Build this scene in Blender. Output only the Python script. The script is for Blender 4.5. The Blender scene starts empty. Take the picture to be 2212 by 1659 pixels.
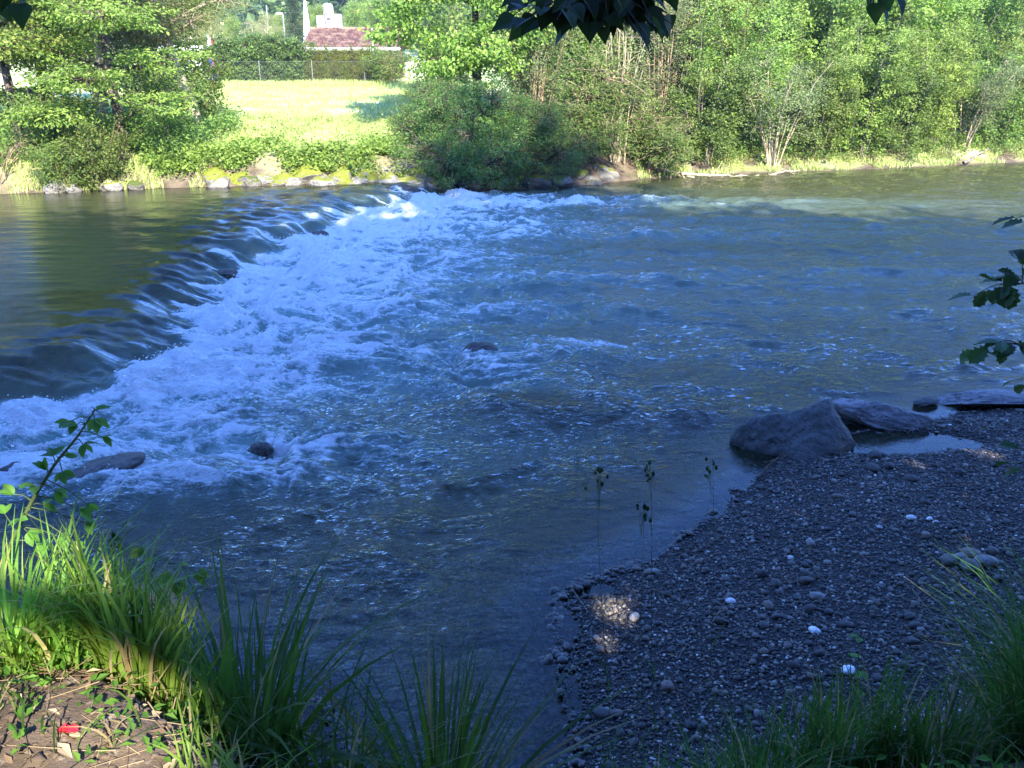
import bpy, math
import numpy as np
from mathutils import Vector

# ------------------------------------------------------------------ camera, light, exposure
SC = bpy.context.scene
COL = SC.collection
PITCH, FPX, CAMH = math.radians(20.6), 887.0, 4.0
cam = bpy.data.cameras.new('camera')
cam.sensor_fit = 'HORIZONTAL'; cam.sensor_width = 36.0; cam.lens = 36.0 * FPX / 1024.0
cam.clip_start = 0.05; cam.clip_end = 3000
camo = bpy.data.objects.new('camera', cam); COL.objects.link(camo)
camo.location = (0, 0, CAMH); camo.rotation_euler = (math.pi / 2 - PITCH, 0, 0)
SC.camera = camo

SUN_EL, SUN_AZ = math.radians(36), math.radians(162)
SDIR = np.array([math.sin(SUN_AZ) * math.cos(SUN_EL), math.cos(SUN_AZ) * math.cos(SUN_EL), math.sin(SUN_EL)])
W = bpy.data.worlds.new('World'); SC.world = W; W.use_nodes = True
sky = W.node_tree.nodes.new('ShaderNodeTexSky'); sky.sky_type = 'NISHITA'; sky.sun_disc = False
sky.sun_elevation = SUN_EL; sky.sun_rotation = SUN_AZ; sky.ozone_density = 9.0; sky.air_density = 1.2; sky.dust_density = 0.8
bg = W.node_tree.nodes['Background']; bg.inputs[1].default_value = 0.15
tint = W.node_tree.nodes.new('ShaderNodeMixRGB'); tint.blend_type = 'MULTIPLY'; tint.inputs[0].default_value = 1.0; tint.inputs[2].default_value = (0.70, 0.96, 1.52, 1)
W.node_tree.links.new(sky.outputs[0], tint.inputs[1]); W.node_tree.links.new(tint.outputs[0], bg.inputs[0])
sl = bpy.data.lights.new('sun', 'SUN'); sl.energy = 5.0; sl.angle = math.radians(0.5); sl.color = (1.0, 0.93, 0.80)
so = bpy.data.objects.new('sun', sl); COL.objects.link(so); so.location = (20, -60, 50)
so.rotation_euler = Vector(SDIR).to_track_quat('Z', 'Y').to_euler()
SC.view_settings.view_transform = 'Standard'; SC.view_settings.look = 'None'
SC.view_settings.gamma = 1.0; SC.view_settings.exposure = 2.15
SC.cycles.max_bounces = 6; SC.cycles.transparent_max_bounces = 8
SC.cycles.diffuse_bounces = 3; SC.cycles.glossy_bounces = 3; SC.cycles.transmission_bounces = 4
SC.cycles.caustics_reflective = False; SC.cycles.caustics_refractive = False
SC.cycles.use_denoising = True

# ------------------------------------------------------------------ helpers
def ray(dx, dy):
    px, py = dx * 1024 / 2212, dy * 1024 / 2212
    u, v = (px - 512) / FPX, (384 - py) / FPX
    return np.array([u, math.cos(PITCH) + v * math.sin(PITCH), -math.sin(PITCH) + v * math.cos(PITCH)])
def at(dx, dy, Y):                       # a sight line met at the distance Y
    d = ray(dx, dy); return np.array([0, 0, CAMH]) + d * (Y / d[1])
def on(dx, dy, z=0.0):                   # a sight line met at the height z
    d = ray(dx, dy); return np.array([0, 0, CAMH]) + d * ((z - CAMH) / d[2])

def _hash(ix, iy, seed):
    h = (ix.astype(np.int64) * 374761393 + iy.astype(np.int64) * 668265263 + seed * 1442695041) & 0xffffffff
    h = ((h ^ (h >> 13)) * 1274126177) & 0xffffffff
    h = ((h ^ (h >> 16)) * 2246822519) & 0xffffffff
    return (h ^ (h >> 15)) & 0xffff
def perlin(x, y, seed=0):
    x = np.asarray(x, float); y = np.asarray(y, float)
    ix, iy = np.floor(x), np.floor(y); fx, fy = x - ix, y - iy
    u = fx * fx * fx * (fx * (fx * 6 - 15) + 10); v = fy * fy * fy * (fy * (fy * 6 - 15) + 10)
    def g(a, b):
        t = _hash(ix + a, iy + b, seed) * (2 * math.pi / 65536)
        return np.cos(t) * (fx - a) + np.sin(t) * (fy - b)
    n0 = g(0, 0) * (1 - u) + g(1, 0) * u; n1 = g(0, 1) * (1 - u) + g(1, 1) * u
    return (n0 * (1 - v) + n1 * v) * 1.5
def fbm(x, y, seed=0, octv=4, gain=0.5):
    s, a = 0, 1.0
    for k in range(octv):
        s = s + a * perlin(x * 2 ** k, y * 2 ** k, seed + 17 * k); a *= gain
    return s
def ridged(x, y, seed=0, octv=4, gain=0.5):
    s, a, tot = 0, 1.0, 0
    for k in range(octv):
        s = s + a * (1 - 2 * np.abs(perlin(x * 2 ** k, y * 2 ** k, seed + 31 * k))); tot += a; a *= gain
    return s / tot
def sstep(a, b, x):
    t = np.clip((x - a) / (b - a), 0, 1); return t * t * (3 - 2 * t)

def link(o, parent=None):
    COL.objects.link(o)
    if parent is not None: o.parent = parent
    return o
def tag(o, label=None, cat=None, group=None, kind=None):
    if label: o['label'] = label
    if cat: o['category'] = cat
    if group: o['group'] = group
    if kind: o['kind'] = kind
    return o
def empty(name, loc=(0, 0, 0), rz=0.0):
    o = bpy.data.objects.new(name, None); o.location = [float(c) for c in loc]; o.rotation_euler = (0, 0, rz); o.empty_display_size = 0.2
    return link(o)
def mesh_obj(name, V, F, mat, parent=None, smooth=False, attrs=None, fattrs=None):
    """F: list of (M,k) int arrays."""
    V = np.asarray(V, np.float32)
    me = bpy.data.meshes.new(name)
    F = [np.asarray(f, np.int32) for f in F if len(f)]
    loops = np.concatenate([f.ravel() for f in F]); tot = np.concatenate([np.full(len(f), f.shape[1], np.int32) for f in F])
    start = np.concatenate([[0], np.cumsum(tot)[:-1]]).astype(np.int32)
    me.vertices.add(len(V)); me.vertices.foreach_set('co', V.ravel())
    me.loops.add(len(loops)); me.loops.foreach_set('vertex_index', loops)
    me.polygons.add(len(tot)); me.polygons.foreach_set('loop_start', start); me.polygons.foreach_set('loop_total', tot)
    me.polygons.foreach_set('use_smooth', np.full(len(tot), smooth, bool))
    for k, a in (attrs or {}).items():
        me.attributes.new(k, 'FLOAT', 'POINT').data.foreach_set('value', np.asarray(a, np.float32).ravel())
    for k, a in (fattrs or {}).items():
        me.attributes.new(k, 'FLOAT', 'FACE').data.foreach_set('value', np.asarray(a, np.float32).ravel())
    me.update(calc_edges=True); me.validate()
    me.materials.append(mat)
    return link(bpy.data.objects.new(name, me), parent)
class MB:
    def __init__(s): s.V = []; s.F = []; s.n = 0; s.A = []
    def add(s, V, F, tone=None):
        V = np.asarray(V, float).reshape(-1, 3)
        s.V.append(V)
        for f in F:
            if len(f): s.F.append(np.asarray(f, np.int64) + s.n)
        nf = sum(len(f) for f in F)
        s.A.append(np.full(nf, 0.5) if tone is None else np.broadcast_to(tone, (nf,)))
        s.n += len(V); return s
    def build(s, name, mat, parent=None, smooth=False):
        # keep faces of one arity together while keeping the tone order
        return mesh_obj(name, np.concatenate(s.V), s.F, mat, parent, smooth, fattrs={'tone': np.concatenate(s.A)})
def tube(pts, rad, n=6, cap=True):
    pts = np.asarray(pts, float); m = len(pts); rad = np.broadcast_to(rad, (m,)) if np.ndim(rad) < 1 or len(rad) == m else rad
    T = np.gradient(pts, axis=0); T /= np.linalg.norm(T, axis=1, keepdims=True) + 1e-9
    ref = np.array([0.0, 0, 1]) if abs(T[0, 2]) < 0.9 else np.array([1.0, 0, 0])
    A = np.cross(T, ref); A /= np.linalg.norm(A, axis=1, keepdims=True) + 1e-9; B = np.cross(T, A)
    th = np.arange(n) * 2 * math.pi / n
    V = pts[:, None] + rad[:, None, None] * (np.cos(th)[None, :, None] * A[:, None] + np.sin(th)[None, :, None] * B[:, None])
    i = np.arange(m - 1)[:, None] * n; j = np.arange(n)[None]
    Q = np.stack([i + j, i + (j + 1) % n, i + n + (j + 1) % n, i + n + j], -1).reshape(-1, 4)
    F = [Q]
    V = V.reshape(-1, 3)
    if cap:
        V = np.vstack([V, pts[-1:] + T[-1:] * rad[-1]]); k = len(V) - 1; b = (m - 1) * n
        F.append(np.array([[b + q, b + (q + 1) % n, k] for q in range(n)]))
    return V, F
def twigs(P0, P1, r0, r1):               # many three-sided straight twigs at once
    P0 = np.asarray(P0); P1 = np.asarray(P1); N = len(P0)
    D = P1 - P0; D = D / (np.linalg.norm(D, axis=1, keepdims=True) + 1e-9)
    A = np.cross(D, [0.31, 0.2, 0.93]); A /= np.linalg.norm(A, axis=1, keepdims=True) + 1e-9; B = np.cross(D, A)
    r0 = np.broadcast_to(r0, (N,)); r1 = np.broadcast_to(r1, (N,)); R = []
    for P, r in ((P0, r0), (P1, r1)):
        for k in range(3):
            a = k * 2.0944; R.append(P + r[:, None] * (math.cos(a) * A + math.sin(a) * B))
    V = np.stack(R, 1).reshape(-1, 3); b = np.arange(N)[:, None] * 6
    F = np.concatenate([b + np.array([[k, (k + 1) % 3, 3 + (k + 1) % 3, 3 + k]]) for k in range(3)])
    return V, [F]
def box(c, s):
    c = np.asarray(c, float); s = np.asarray(s, float) / 2
    V = np.array([[x, y, z] for x in (-1, 1) for y in (-1, 1) for z in (-1, 1)]) * s + c
    return V, [np.array([[0, 1, 3, 2], [4, 6, 7, 5], [0, 4, 5, 1], [2, 3, 7, 6], [0, 2, 6, 4], [1, 5, 7, 3]])]
def unit(v): return v / (np.linalg.norm(v, axis=-1, keepdims=True) + 1e-9)
def leaf_quads(C, L, rng, out=None, droop=0.2, wid=0.5, up=0.6):
    """one folded rhombus leaf per centre"""
    N = len(C); L = np.broadcast_to(L, (N,))
    a = rng.normal(size=(N, 3)); a[:, 2] *= 0.6; a[:, 2] -= droop
    if out is not None: a += out * 0.8
    a = unit(a)
    n = rng.normal(size=(N, 3)) * 0.75; n[:, 2] += up
    if out is not None: n += out * 0.5
    n = unit(n - a * (n * a).sum(1, keepdims=True)); b = np.cross(n, a)
    h = (L / 2)[:, None]; w = (L * wid / 2)[:, None]
    V = np.stack([C - a * h, C + b * w + n * w * 0.35 - a * h * 0.1, C + a * h - n * h * 0.15, C - b * w + n * w * 0.35 - a * h * 0.1], 1).reshape(-1, 3)
    return V, [np.arange(N)[:, None] * 4 + np.arange(4)[None]]
def blades(B, H, rng, bend=(0.2, 0.9), w=0.008, seg=5, az=None):
    """grass blades as bent tapering ribbons"""
    N = len(B); H = np.broadcast_to(H, (N,)); w = np.broadcast_to(w, (N,))
    if az is None: az = rng.uniform(0, 2 * math.pi, N)
    d = np.stack([np.cos(az), np.sin(az), np.zeros(N)], 1)
    tw = az + math.pi / 2 + rng.normal(0, 0.5, N); s = np.stack([np.cos(tw), np.sin(tw), np.zeros(N)], 1)
    k = rng.uniform(*bend, N); R = []
    for j in range(seg + 1):
        t = j / seg
        hz = H * (t - 0.42 * k * t ** 2.2); hr = H * k * (0.12 * t + 0.62 * t ** 2.3)
        c = B + d * hr[:, None] + np.array([0, 0, 1.0]) * hz[:, None]
        ww = (w * (0.75 + 0.5 * t) * (1 - t ** 3) + 0.0004)[:, None] / 2
        R += [c - s * ww, c + s * ww]
    V = np.stack(R, 1).reshape(-1, 3); m = 2 * (seg + 1); b = np.arange(N)[:, None] * m
    F = np.concatenate([(b + np.array([[2 * j, 2 * j + 1, 2 * j + 3, 2 * j + 2]])) for j in range(seg)])
    return V, [F], seg

# ------------------------------------------------------------------ materials
def new_mat(name):
    m = bpy.data.materials.new(name); m.use_nodes = True; m.node_tree.nodes.clear()
    nt = m.node_tree; out = nt.nodes.new('ShaderNodeOutputMaterial')
    return m, nt, out
class NT:
    def __init__(s, nt): s.nt = nt
    def n(s, t, **kw):
        nd = s.nt.nodes.new('ShaderNode' + t)
        for k, v in kw.items(): setattr(nd, k, v)
        return nd
    def l(s, a, b): s.nt.links.new(a, b)
    def val(s, sock, v):
        if isinstance(v, bpy.types.NodeSocket): s.l(v, sock)
        else: sock.default_value = v
    def math(s, op, a, b=None, clamp=False):
        nd = s.n('Math', operation=op, use_clamp=clamp); s.val(nd.inputs[0], a)
        if b is not None: s.val(nd.inputs[1], b)
        return nd.outputs[0]
    def mix(s, f, a, b, blend='MIX'):
        nd = s.n('MixRGB', blend_type=blend); s.val(nd.inputs[0], f); s.val(nd.inputs[1], a if isinstance(a, bpy.types.NodeSocket) else (*a, 1)); s.val(nd.inputs[2], b if isinstance(b, bpy.types.NodeSocket) else (*b, 1))
        return nd.outputs[0]
    def noise(s, scale, det=4, vec=None, rough=0.55, dist=0.0):
        nd = s.n('TexNoise'); nd.inputs['Scale'].default_value = scale; nd.inputs['Detail'].default_value = det; nd.inputs['Roughness'].default_value = rough; nd.inputs['Distortion'].default_value = dist
        if vec is not None: s.l(vec, nd.inputs['Vector'])
        return nd.outputs['Fac']
    def voro(s, scale, vec=None, feature='F1'):
        nd = s.n('TexVoronoi', feature=feature); nd.inputs['Scale'].default_value = scale
        if vec is not None: s.l(vec, nd.inputs['Vector'])
        return nd
    def attr(s, name): return s.n('Attribute', attribute_name=name).outputs['Fac']
    def pos(s): return s.n('NewGeometry').outputs['Position']
    def obj(s): return s.n('TexCoord').outputs['Object']
    def smap(s, v, a, b, c=0.0, d=1.0):
        nd = s.n('MapRange', interpolation_type='SMOOTHSTEP'); s.val(nd.inputs[0], v)
        nd.inputs[1].default_value = a; nd.inputs[2].default_value = b; nd.inputs[3].default_value = c; nd.inputs[4].default_value = d
        return nd.outputs[0]
    def scalev(s, v, x, y, z):
        nd = s.n('Mapping'); nd.inputs['Scale'].default_value = (x, y, z); s.l(v, nd.inputs[0]); return nd.outputs[0]
    def bump(s, h, strength, dist, nrm=None):
        nd = s.n('Bump'); nd.inputs['Strength'].default_value = strength; nd.inputs['Distance'].default_value = dist; s.l(h, nd.inputs['Height'])
        if nrm is not None: s.l(nrm, nd.inputs['Normal'])
        return nd.outputs[0]
    def bsdf(s, col, rough=0.7, spec=0.3, nrm=None):
        nd = s.n('BsdfPrincipled'); s.val(nd.inputs['Base Color'], col if isinstance(col, bpy.types.NodeSocket) else (*col, 1)); s.val(nd.inputs['Roughness'], rough)
        s.val(nd.inputs['Specular IOR Level'], spec)
        if nrm is not None: s.l(nrm, nd.inputs['Normal'])
        return nd

def leaf_mat(name, dark, light, trans=0.4, vary=0.10, rough=0.55, old=None):
    m, nt, out = new_mat(name); g = NT(nt)
    t = g.attr('tone'); c = g.mix(t, dark, light)
    if old is not None: c = g.mix(g.smap(t, 0.93, 0.97), c, old)
    oi = g.n('ObjectInfo').outputs['Random']
    hv = g.n('HueSaturation'); g.l(g.math('ADD', g.math('MULTIPLY', oi, vary * 0.35), 0.5 - vary * 0.17), hv.inputs['Hue'])
    g.l(g.math('ADD', g.math('MULTIPLY', oi, vary * 4), 1 - vary * 2), hv.inputs['Value']); g.l(c, hv.inputs['Color'])
    c = hv.outputs[0]
    p = g.bsdf(c, rough, 0.25); tr = g.n('BsdfTranslucent'); g.l(g.mix(0.55, c, (0.9, 1.0, 0.25), 'MULTIPLY'), tr.inputs[0])
    tc = g.n('MixRGB', blend_type='ADD'); tc.inputs[0].default_value = 1; g.l(c, tc.inputs[1]); g.l(c, tc.inputs[2])
    g.l(g.mix(0.35, tc.outputs[0], (1.0, 1.0, 0.3), 'MULTIPLY'), tr.inputs[0])
    mx = g.n('MixShader'); mx.inputs[0].default_value = trans; g.l(p.outputs[0], mx.inputs[1]); g.l(tr.outputs[0], mx.inputs[2])
    g.l(mx.outputs[0], out.inputs[0]); return m
def bark_mat(name, a, b, scale=9):
    m, nt, out = new_mat(name); g = NT(nt); v = g.obj()
    f = g.noise(scale, 6, g.scalev(v, 1, 1, 0.25)); c = g.mix(g.smap(f, 0.35, 0.65), a, b)
    g.l(g.bsdf(c, 0.9, 0.15, g.bump(f, 0.8, 0.02)).outputs[0], out.inputs[0]); return m
def plain_mat(name, col, rough=0.6, spec=0.3, var=0.15, scale=6):
    m, nt, out = new_mat(name); g = NT(nt); f = g.noise(scale, 5, g.obj())
    c = g.mix(g.math('MULTIPLY', f, var * 2), col, tuple(x * 0.55 for x in col))
    g.l(g.bsdf(c, rough, spec, g.bump(f, 0.15, 0.01)).outputs[0], out.inputs[0]); return m
def rock_mat(name, a, b, moss=0.0, mosscol=(0.20, 0.24, 0.02), rough=0.75, spec=0.3, scale=3.0, wet=0.0):
    m, nt, out = new_mat(name); g = NT(nt); v = g.pos()
    f = g.noise(scale, 8, v, 0.62, 0.6); f2 = g.noise(scale * 7, 6, v, 0.7)
    c = g.mix(g.smap(f, 0.32, 0.68), a, b); c = g.mix(g.smap(f2, 0.55, 0.75), c, tuple(min(1, x * 1.5) for x in b)); c = g.mix(g.smap(f2, 0.45, 0.28), c, tuple(x * 0.45 for x in a))
    ve = g.n('TexVoronoi', feature='DISTANCE_TO_EDGE'); ve.inputs['Scale'].default_value = scale * 1.3
    wn = g.n('TexNoise'); wn.inputs['Scale'].default_value = scale * 2; g.l(v, wn.inputs['Vector'])
    wv = g.n('VectorMath', operation='ADD'); g.l(v, wv.inputs[0]); g.l(wn.outputs['Color'], wv.inputs[1]); g.l(wv.outputs[0], ve.inputs['Vector'])
    crack = g.smap(ve.outputs['Distance'], 0.0, 0.025); c = g.mix(g.math('MULTIPLY', g.math('SUBTRACT', 1.0, crack), 0.5), c, tuple(x * 0.3 for x in a))
    h = g.math('ADD', g.math('ADD', f, g.math('MULTIPLY', f2, 0.4)), g.math('MULTIPLY', crack, 0.12)); nr = g.bump(h, 0.9, 0.08)
    if moss > 0:
        nz = g.n('SeparateXYZ'); g.l(g.n('NewGeometry').outputs['Normal'], nz.inputs[0])
        mf = g.smap(g.math('ADD', nz.outputs[2], g.math('MULTIPLY', g.math('SUBTRACT', f, 0.5), 2.6)), 0.85 - moss, 1.1 - moss)
        mc = g.mix(g.noise(40, 3, v), tuple(x * 0.5 for x in mosscol), mosscol); c = g.mix(mf, c, mc)
    if wet > 0:                              # the dark soaked band where the water laps
        pz = g.n('SeparateXYZ'); g.l(v, pz.inputs[0]); wf = g.smap(g.math('ADD', pz.outputs[2], g.math('MULTIPLY', f, 0.12)), 0.02 + wet, 0.16 + wet)
        c = g.mix(wf, g.mix(0.65, c, (0.02, 0.02, 0.02)), c)
    g.l(g.bsdf(c, rough, spec, nr).outputs[0], out.inputs[0]); return m

M = {}
M['leaf_mid'] = leaf_mat('leaf_mid', (0.068, 0.118, 0.026), (0.22, 0.315, 0.075))
M['leaf_bright'] = leaf_mat('leaf_bright', (0.090, 0.145, 0.024), (0.28, 0.365, 0.078))
M['leaf_yellow'] = leaf_mat('leaf_yellow', (0.13, 0.16, 0.045), (0.32, 0.34, 0.12))
M['leaf_dark'] = leaf_mat('leaf_dark', (0.022, 0.050, 0.013), (0.060, 0.11, 0.025))
M['leaf_willow'] = leaf_mat('leaf_willow', (0.085, 0.115, 0.045), (0.25, 0.30, 0.12))
M['leaf_olive'] = leaf_mat('leaf_olive', (0.045, 0.088, 0.020), (0.17, 0.25, 0.058))
M['leaf_near'] = leaf_mat('leaf_near', (0.018, 0.045, 0.012), (0.045, 0.09, 0.02), 0.3)
M['leaf_bramble'] = leaf_mat('leaf_bramble', (0.045, 0.12, 0.014), (0.11, 0.22, 0.03), 0.4)
M['thuja'] = leaf_mat('thuja_leaf', (0.06, 0.09, 0.010), (0.19, 0.21, 0.016), 0.25)
M['needle'] = leaf_mat('needle_leaf', (0.020, 0.045, 0.018), (0.055, 0.085, 0.028), 0.15)
M['forest'] = leaf_mat('forest_leaf', (0.025, 0.055, 0.020), (0.11, 0.17, 0.045), 0.25)
M['grass_sunlit'] = leaf_mat('grass_sunlit', (0.07, 0.15, 0.018), (0.20, 0.33, 0.05), 0.4, old=(0.36, 0.30, 0.14))  # sunlit tufts: the sun is put into paler blade colours
M['grass_shaded'] = leaf_mat('grass_shaded', (0.022, 0.068, 0.012), (0.065, 0.145, 0.022), 0.4, old=(0.22, 0.19, 0.09))  # shaded tufts: same grass, shade put into darker blade colours
M['grass_far'] = leaf_mat('grass_far', (0.22, 0.30, 0.06), (0.52, 0.54, 0.25), 0.35)
M['bark_grey'] = bark_mat('bark_grey', (0.10, 0.085, 0.065), (0.25, 0.22, 0.17))
M['bark_brown'] = bark_mat('bark_brown', (0.05, 0.038, 0.028), (0.14, 0.11, 0.08))
M['bark_pale'] = bark_mat('bark_pale', (0.22, 0.18, 0.12), (0.45, 0.38, 0.27), 14)
M['twig'] = bark_mat('twig_bark', (0.16, 0.11, 0.07), (0.34, 0.26, 0.17), 14)
M['stem_green'] = plain_mat('stem_green', (0.07, 0.10, 0.03))
M['rock_shore'] = rock_mat('rock_shore', (0.038, 0.040, 0.038), (0.105, 0.108, 0.104), rough=0.6, wet=0.02, scale=2.2)
M['rock_violet'] = rock_mat('rock_violet', (0.14, 0.135, 0.14), (0.27, 0.26, 0.265), rough=0.7, wet=0.0, scale=2.4)
M['rock_wet'] = rock_mat('rock_wet', (0.035, 0.030, 0.026), (0.085, 0.07, 0.055), rough=0.18, spec=0.5)
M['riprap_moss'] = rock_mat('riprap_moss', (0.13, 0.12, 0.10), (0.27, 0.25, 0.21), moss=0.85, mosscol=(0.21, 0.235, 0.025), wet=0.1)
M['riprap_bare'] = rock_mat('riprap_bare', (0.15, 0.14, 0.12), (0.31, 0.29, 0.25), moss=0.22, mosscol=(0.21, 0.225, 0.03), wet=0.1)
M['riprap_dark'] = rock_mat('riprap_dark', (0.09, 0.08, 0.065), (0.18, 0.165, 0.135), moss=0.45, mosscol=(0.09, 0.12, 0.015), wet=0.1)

# ------------------------------------------------------------------ terrain functions
NEAR = np.array([(-400, 9), (-20, 5.4), (-3, 5.2), (-1.3, 4.7), (-0.75, 3.8), (0.30, 3.72), (0.42, 4.14), (0.45, 4.53), (0.46, 4.97), (0.31, 5.38), (0.34, 5.84),
                 (1.23, 6.50), (1.94, 7.24), (2.48, 8.0), (2.9, 8.45), (3.7, 9.0), (5.2, 9.6), (6.0, 9.75), (9, 10.3), (14, 11.2), (40, 17), (400, 60)], float)
FARX = [-400, -32, -13.9, -11.7, -9.3, -5.2, -3.6, -1.5, 1.4, 4.6, 9.7, 13.3, 19.5, 40, 400]
FARY = [-20, 21.4, 24.2, 24.9, 25.5, 26.2, 26.9, 27.5, 28.0, 30.1, 31.8, 32.7, 34.6, 41, 160]
def yfar(x): return np.interp(x, FARX, FARY)
def sd_near(x, y):
    x = np.asarray(x, float); y = np.asarray(y, float); d = np.full(x.shape, 1e9)
    for (ax, ay), (bx, by) in zip(NEAR[:-1], NEAR[1:]):
        ex, ey = bx - ax, by - ay; t = np.clip(((x - ax) * ex + (y - ay) * ey) / (ex * ex + ey * ey), 0, 1)
        d = np.minimum(d, np.hypot(x - ax - t * ex, y - ay - t * ey))
    return np.where(y < np.interp(x, NEAR[:, 0], NEAR[:, 1]), d, -d)
CY = [-60, 5, 8.5, 10.6, 11.4, 12.6, 13.95, 15.2, 17.15, 19.6, 21.5, 23.5, 25, 26.3, 27.2, 29, 60]
CX = [-40, -12.5, -9.2, -6.7, -6.1, -5.85, -6.0, -6.2, -6.5, -6.75, -6.8, -6.65, -6.1, -5.0, -4.0, -3.0, -3.0]
TY = [-60, 5, 8, 10, 10.4, 11.35, 12.4, 14.1, 16.3, 19.3, 24.2, 26, 28, 60]
TX = [-38.5, -10.5, -7.2, -5.9, -5.1, -4.62, -4.75, -5.0, -5.25, -4.95, -3.5, -2.6, -1.6, -1.6]
UP = 0.36
def crest(y):
    xc = np.interp(y, CY, CX) + 0.16 * perlin(np.asarray(y) * 0.55, 0.3, 5) + 0.10 * perlin(np.asarray(y) * 1.4, 7.3, 6)
    xt = np.interp(y, TY, TX) + 0.42 * perlin(np.asarray(y) * 0.7, 3.3, 8) + 0.26 * perlin(np.asarray(y) * 1.9, 1.3, 9)
    return xc, np.maximum(xt - xc, 0.55)
def wz(x, y):
    xc, w = crest(y); t = np.clip((x - xc + 0.6) / (w + 0.6), 0, 1); k = (0.70 + 0.42 * perlin(np.asarray(y) * 1.1, 5.5, 12)) * np.interp(y, [11, 13.5], [1.7, 1.15]); q = np.clip((x - xc - w + k) / (k + .04), 0, 1); return UP * (1 - 0.30 * t * t - 0.70 * q * q * (3 - 2 * q))
def gz(x, y):
    x = np.asarray(x, float); y = np.asarray(y, float)
    n = sd_near(x, y); f = y - yfar(x)
    under = -0.95 * (1 - np.exp(-np.abs(n) / 3.2))
    underf = -0.95 * (1 - np.exp(-np.abs(f) / 2.0))
    beach = 0.30 * (1 - np.exp(-np.maximum(n, 0) / 2.2)) + 0.02 * fbm(x * 1.1, y * 1.1, 3, 3) * sstep(0, 0.5, n)
    beach = beach - 0.20 * np.exp(-(((x - 4.25) / 0.95) ** 2 + ((y - 8.78) / 0.26) ** 2) ** 1.2)      # the hollow that holds the puddle
    beach = beach - 0.09 * np.exp(-(((x - 0.62) / 0.16) ** 2 + ((y - 6.0) / 0.07) ** 2)) - 0.07 * np.exp(-(((x - 0.42) / 0.08) ** 2 + ((y - 5.55) / 0.14) ** 2))
    yt = np.interp(x, [-6, -1.1, -0.55, -0.2, 0.6, 1.5, 2.4, 3.2, 5, 14], [1.95, 1.9, 1.45, 1.3, 1.3, 1.5, 1.6, 1.7, 3.0, 5.0])
    yb = np.interp(x, [-6, -1.4, -0.8, -0.2, 0.6, 1.5, 2.4, 3.2, 4.0, 6, 14], [4.9, 4.4, 3.4, 3.2, 3.5, 4.25, 4.45, 4.6, 5.0, 6.6, 9])
    bank = (2.30 + 0.07 * fbm(x * 0.9, y * 0.9, 11, 3)) * np.clip((yb - y) / (yb - yt), 0, 1) ** 1.15
    near = beach + bank
    river = np.maximum(np.where(n < 0, under, -9), -9)
    xc, w = crest(y); up = sstep(0.3, -1.5, (x - xc))
    bed = np.maximum(under, underf) + 0.28 * up
    c = np.exp(-((x - xc - 0.35) / 0.9) ** 2); bed = bed * (1 - c) + (wz(x, y) - 0.13 + 0.11 * fbm(x * 1.6, y * 1.6, 48, 2)) * c
    bed = np.maximum(bed, (wz(x, y) - 0.30 + .16 * fbm(x * .9, y * .9, 49, 3)) * sstep(-3.6, -1.2, x - xc) * sstep(16, 12, y) * (n < -.3) - 9 * (1 - sstep(-3.6, -1.2, x - xc) * sstep(16, 12, y) * sstep(1.5, 0, x - xc) > .5))
    bed = bed + 0.62 * np.exp(-((x - 0.2) ** 2 / 1.5 + (y - 9.75) ** 2 / 0.22)) + 0.22 * np.exp(-((x - 2.0) ** 2 / 0.8 + (y - 9.5) ** 2 / 0.16))
    base = UP * up
    steep = sstep(6.0, -2.0, x)
    land = base + (0.95 - base * 0.6) * (sstep(0, 1.1, f) * steep + sstep(0, 2.6, f) * (1 - steep) * 0.75)
    mead = 0.0448 * np.clip(f - 1.0, 0, 27) + 0.5 * (1 - steep) * sstep(1.5, 5, f)
    land = land + np.where(f > 0, mead, 0) + 0.10 * fbm(x * 0.25, y * 0.25, 21, 3) * sstep(1, 4, f)
    hill = sstep(100, 480, y + 0.12 * np.abs(x)) * (52 + 10 * perlin(x / 90.0, y / 160.0, 77))
    land = np.minimum(land, 2.2 + 0.03 * fbm(x * 0.3, y * 0.3, 22, 2)) + hill
    z = np.where(n > 0, near, np.where(f > 0, land, bed))
    z = z + np.where((n < 0) & (f < 0), 0.035 * fbm(x * 2.2, y * 2.2, 41, 3), 0)
    return z
def gz1(x, y): return float(gz(np.array([x]), np.array([y]))[0])
def grid(xs, ys):
    X, Y = np.meshgrid(xs, ys); nx, ny = len(xs), len(ys)
    i = np.arange(ny - 1)[:, None] * nx + np.arange(nx - 1)[None]
    return X.ravel(), Y.ravel(), np.stack([i, i + 1, i + nx + 1, i + nx], -1).reshape(-1, 4)
def spaced(pts):                          # [(start, step), ..., (end,)] -> graded coordinates
    out = []
    for (a, s), nx in zip(pts[:-1], pts[1:]): out.append(np.arange(a, nx[0] - s * 0.5, s))
    return np.concatenate(out + [[pts[-1][0]]])

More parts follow.
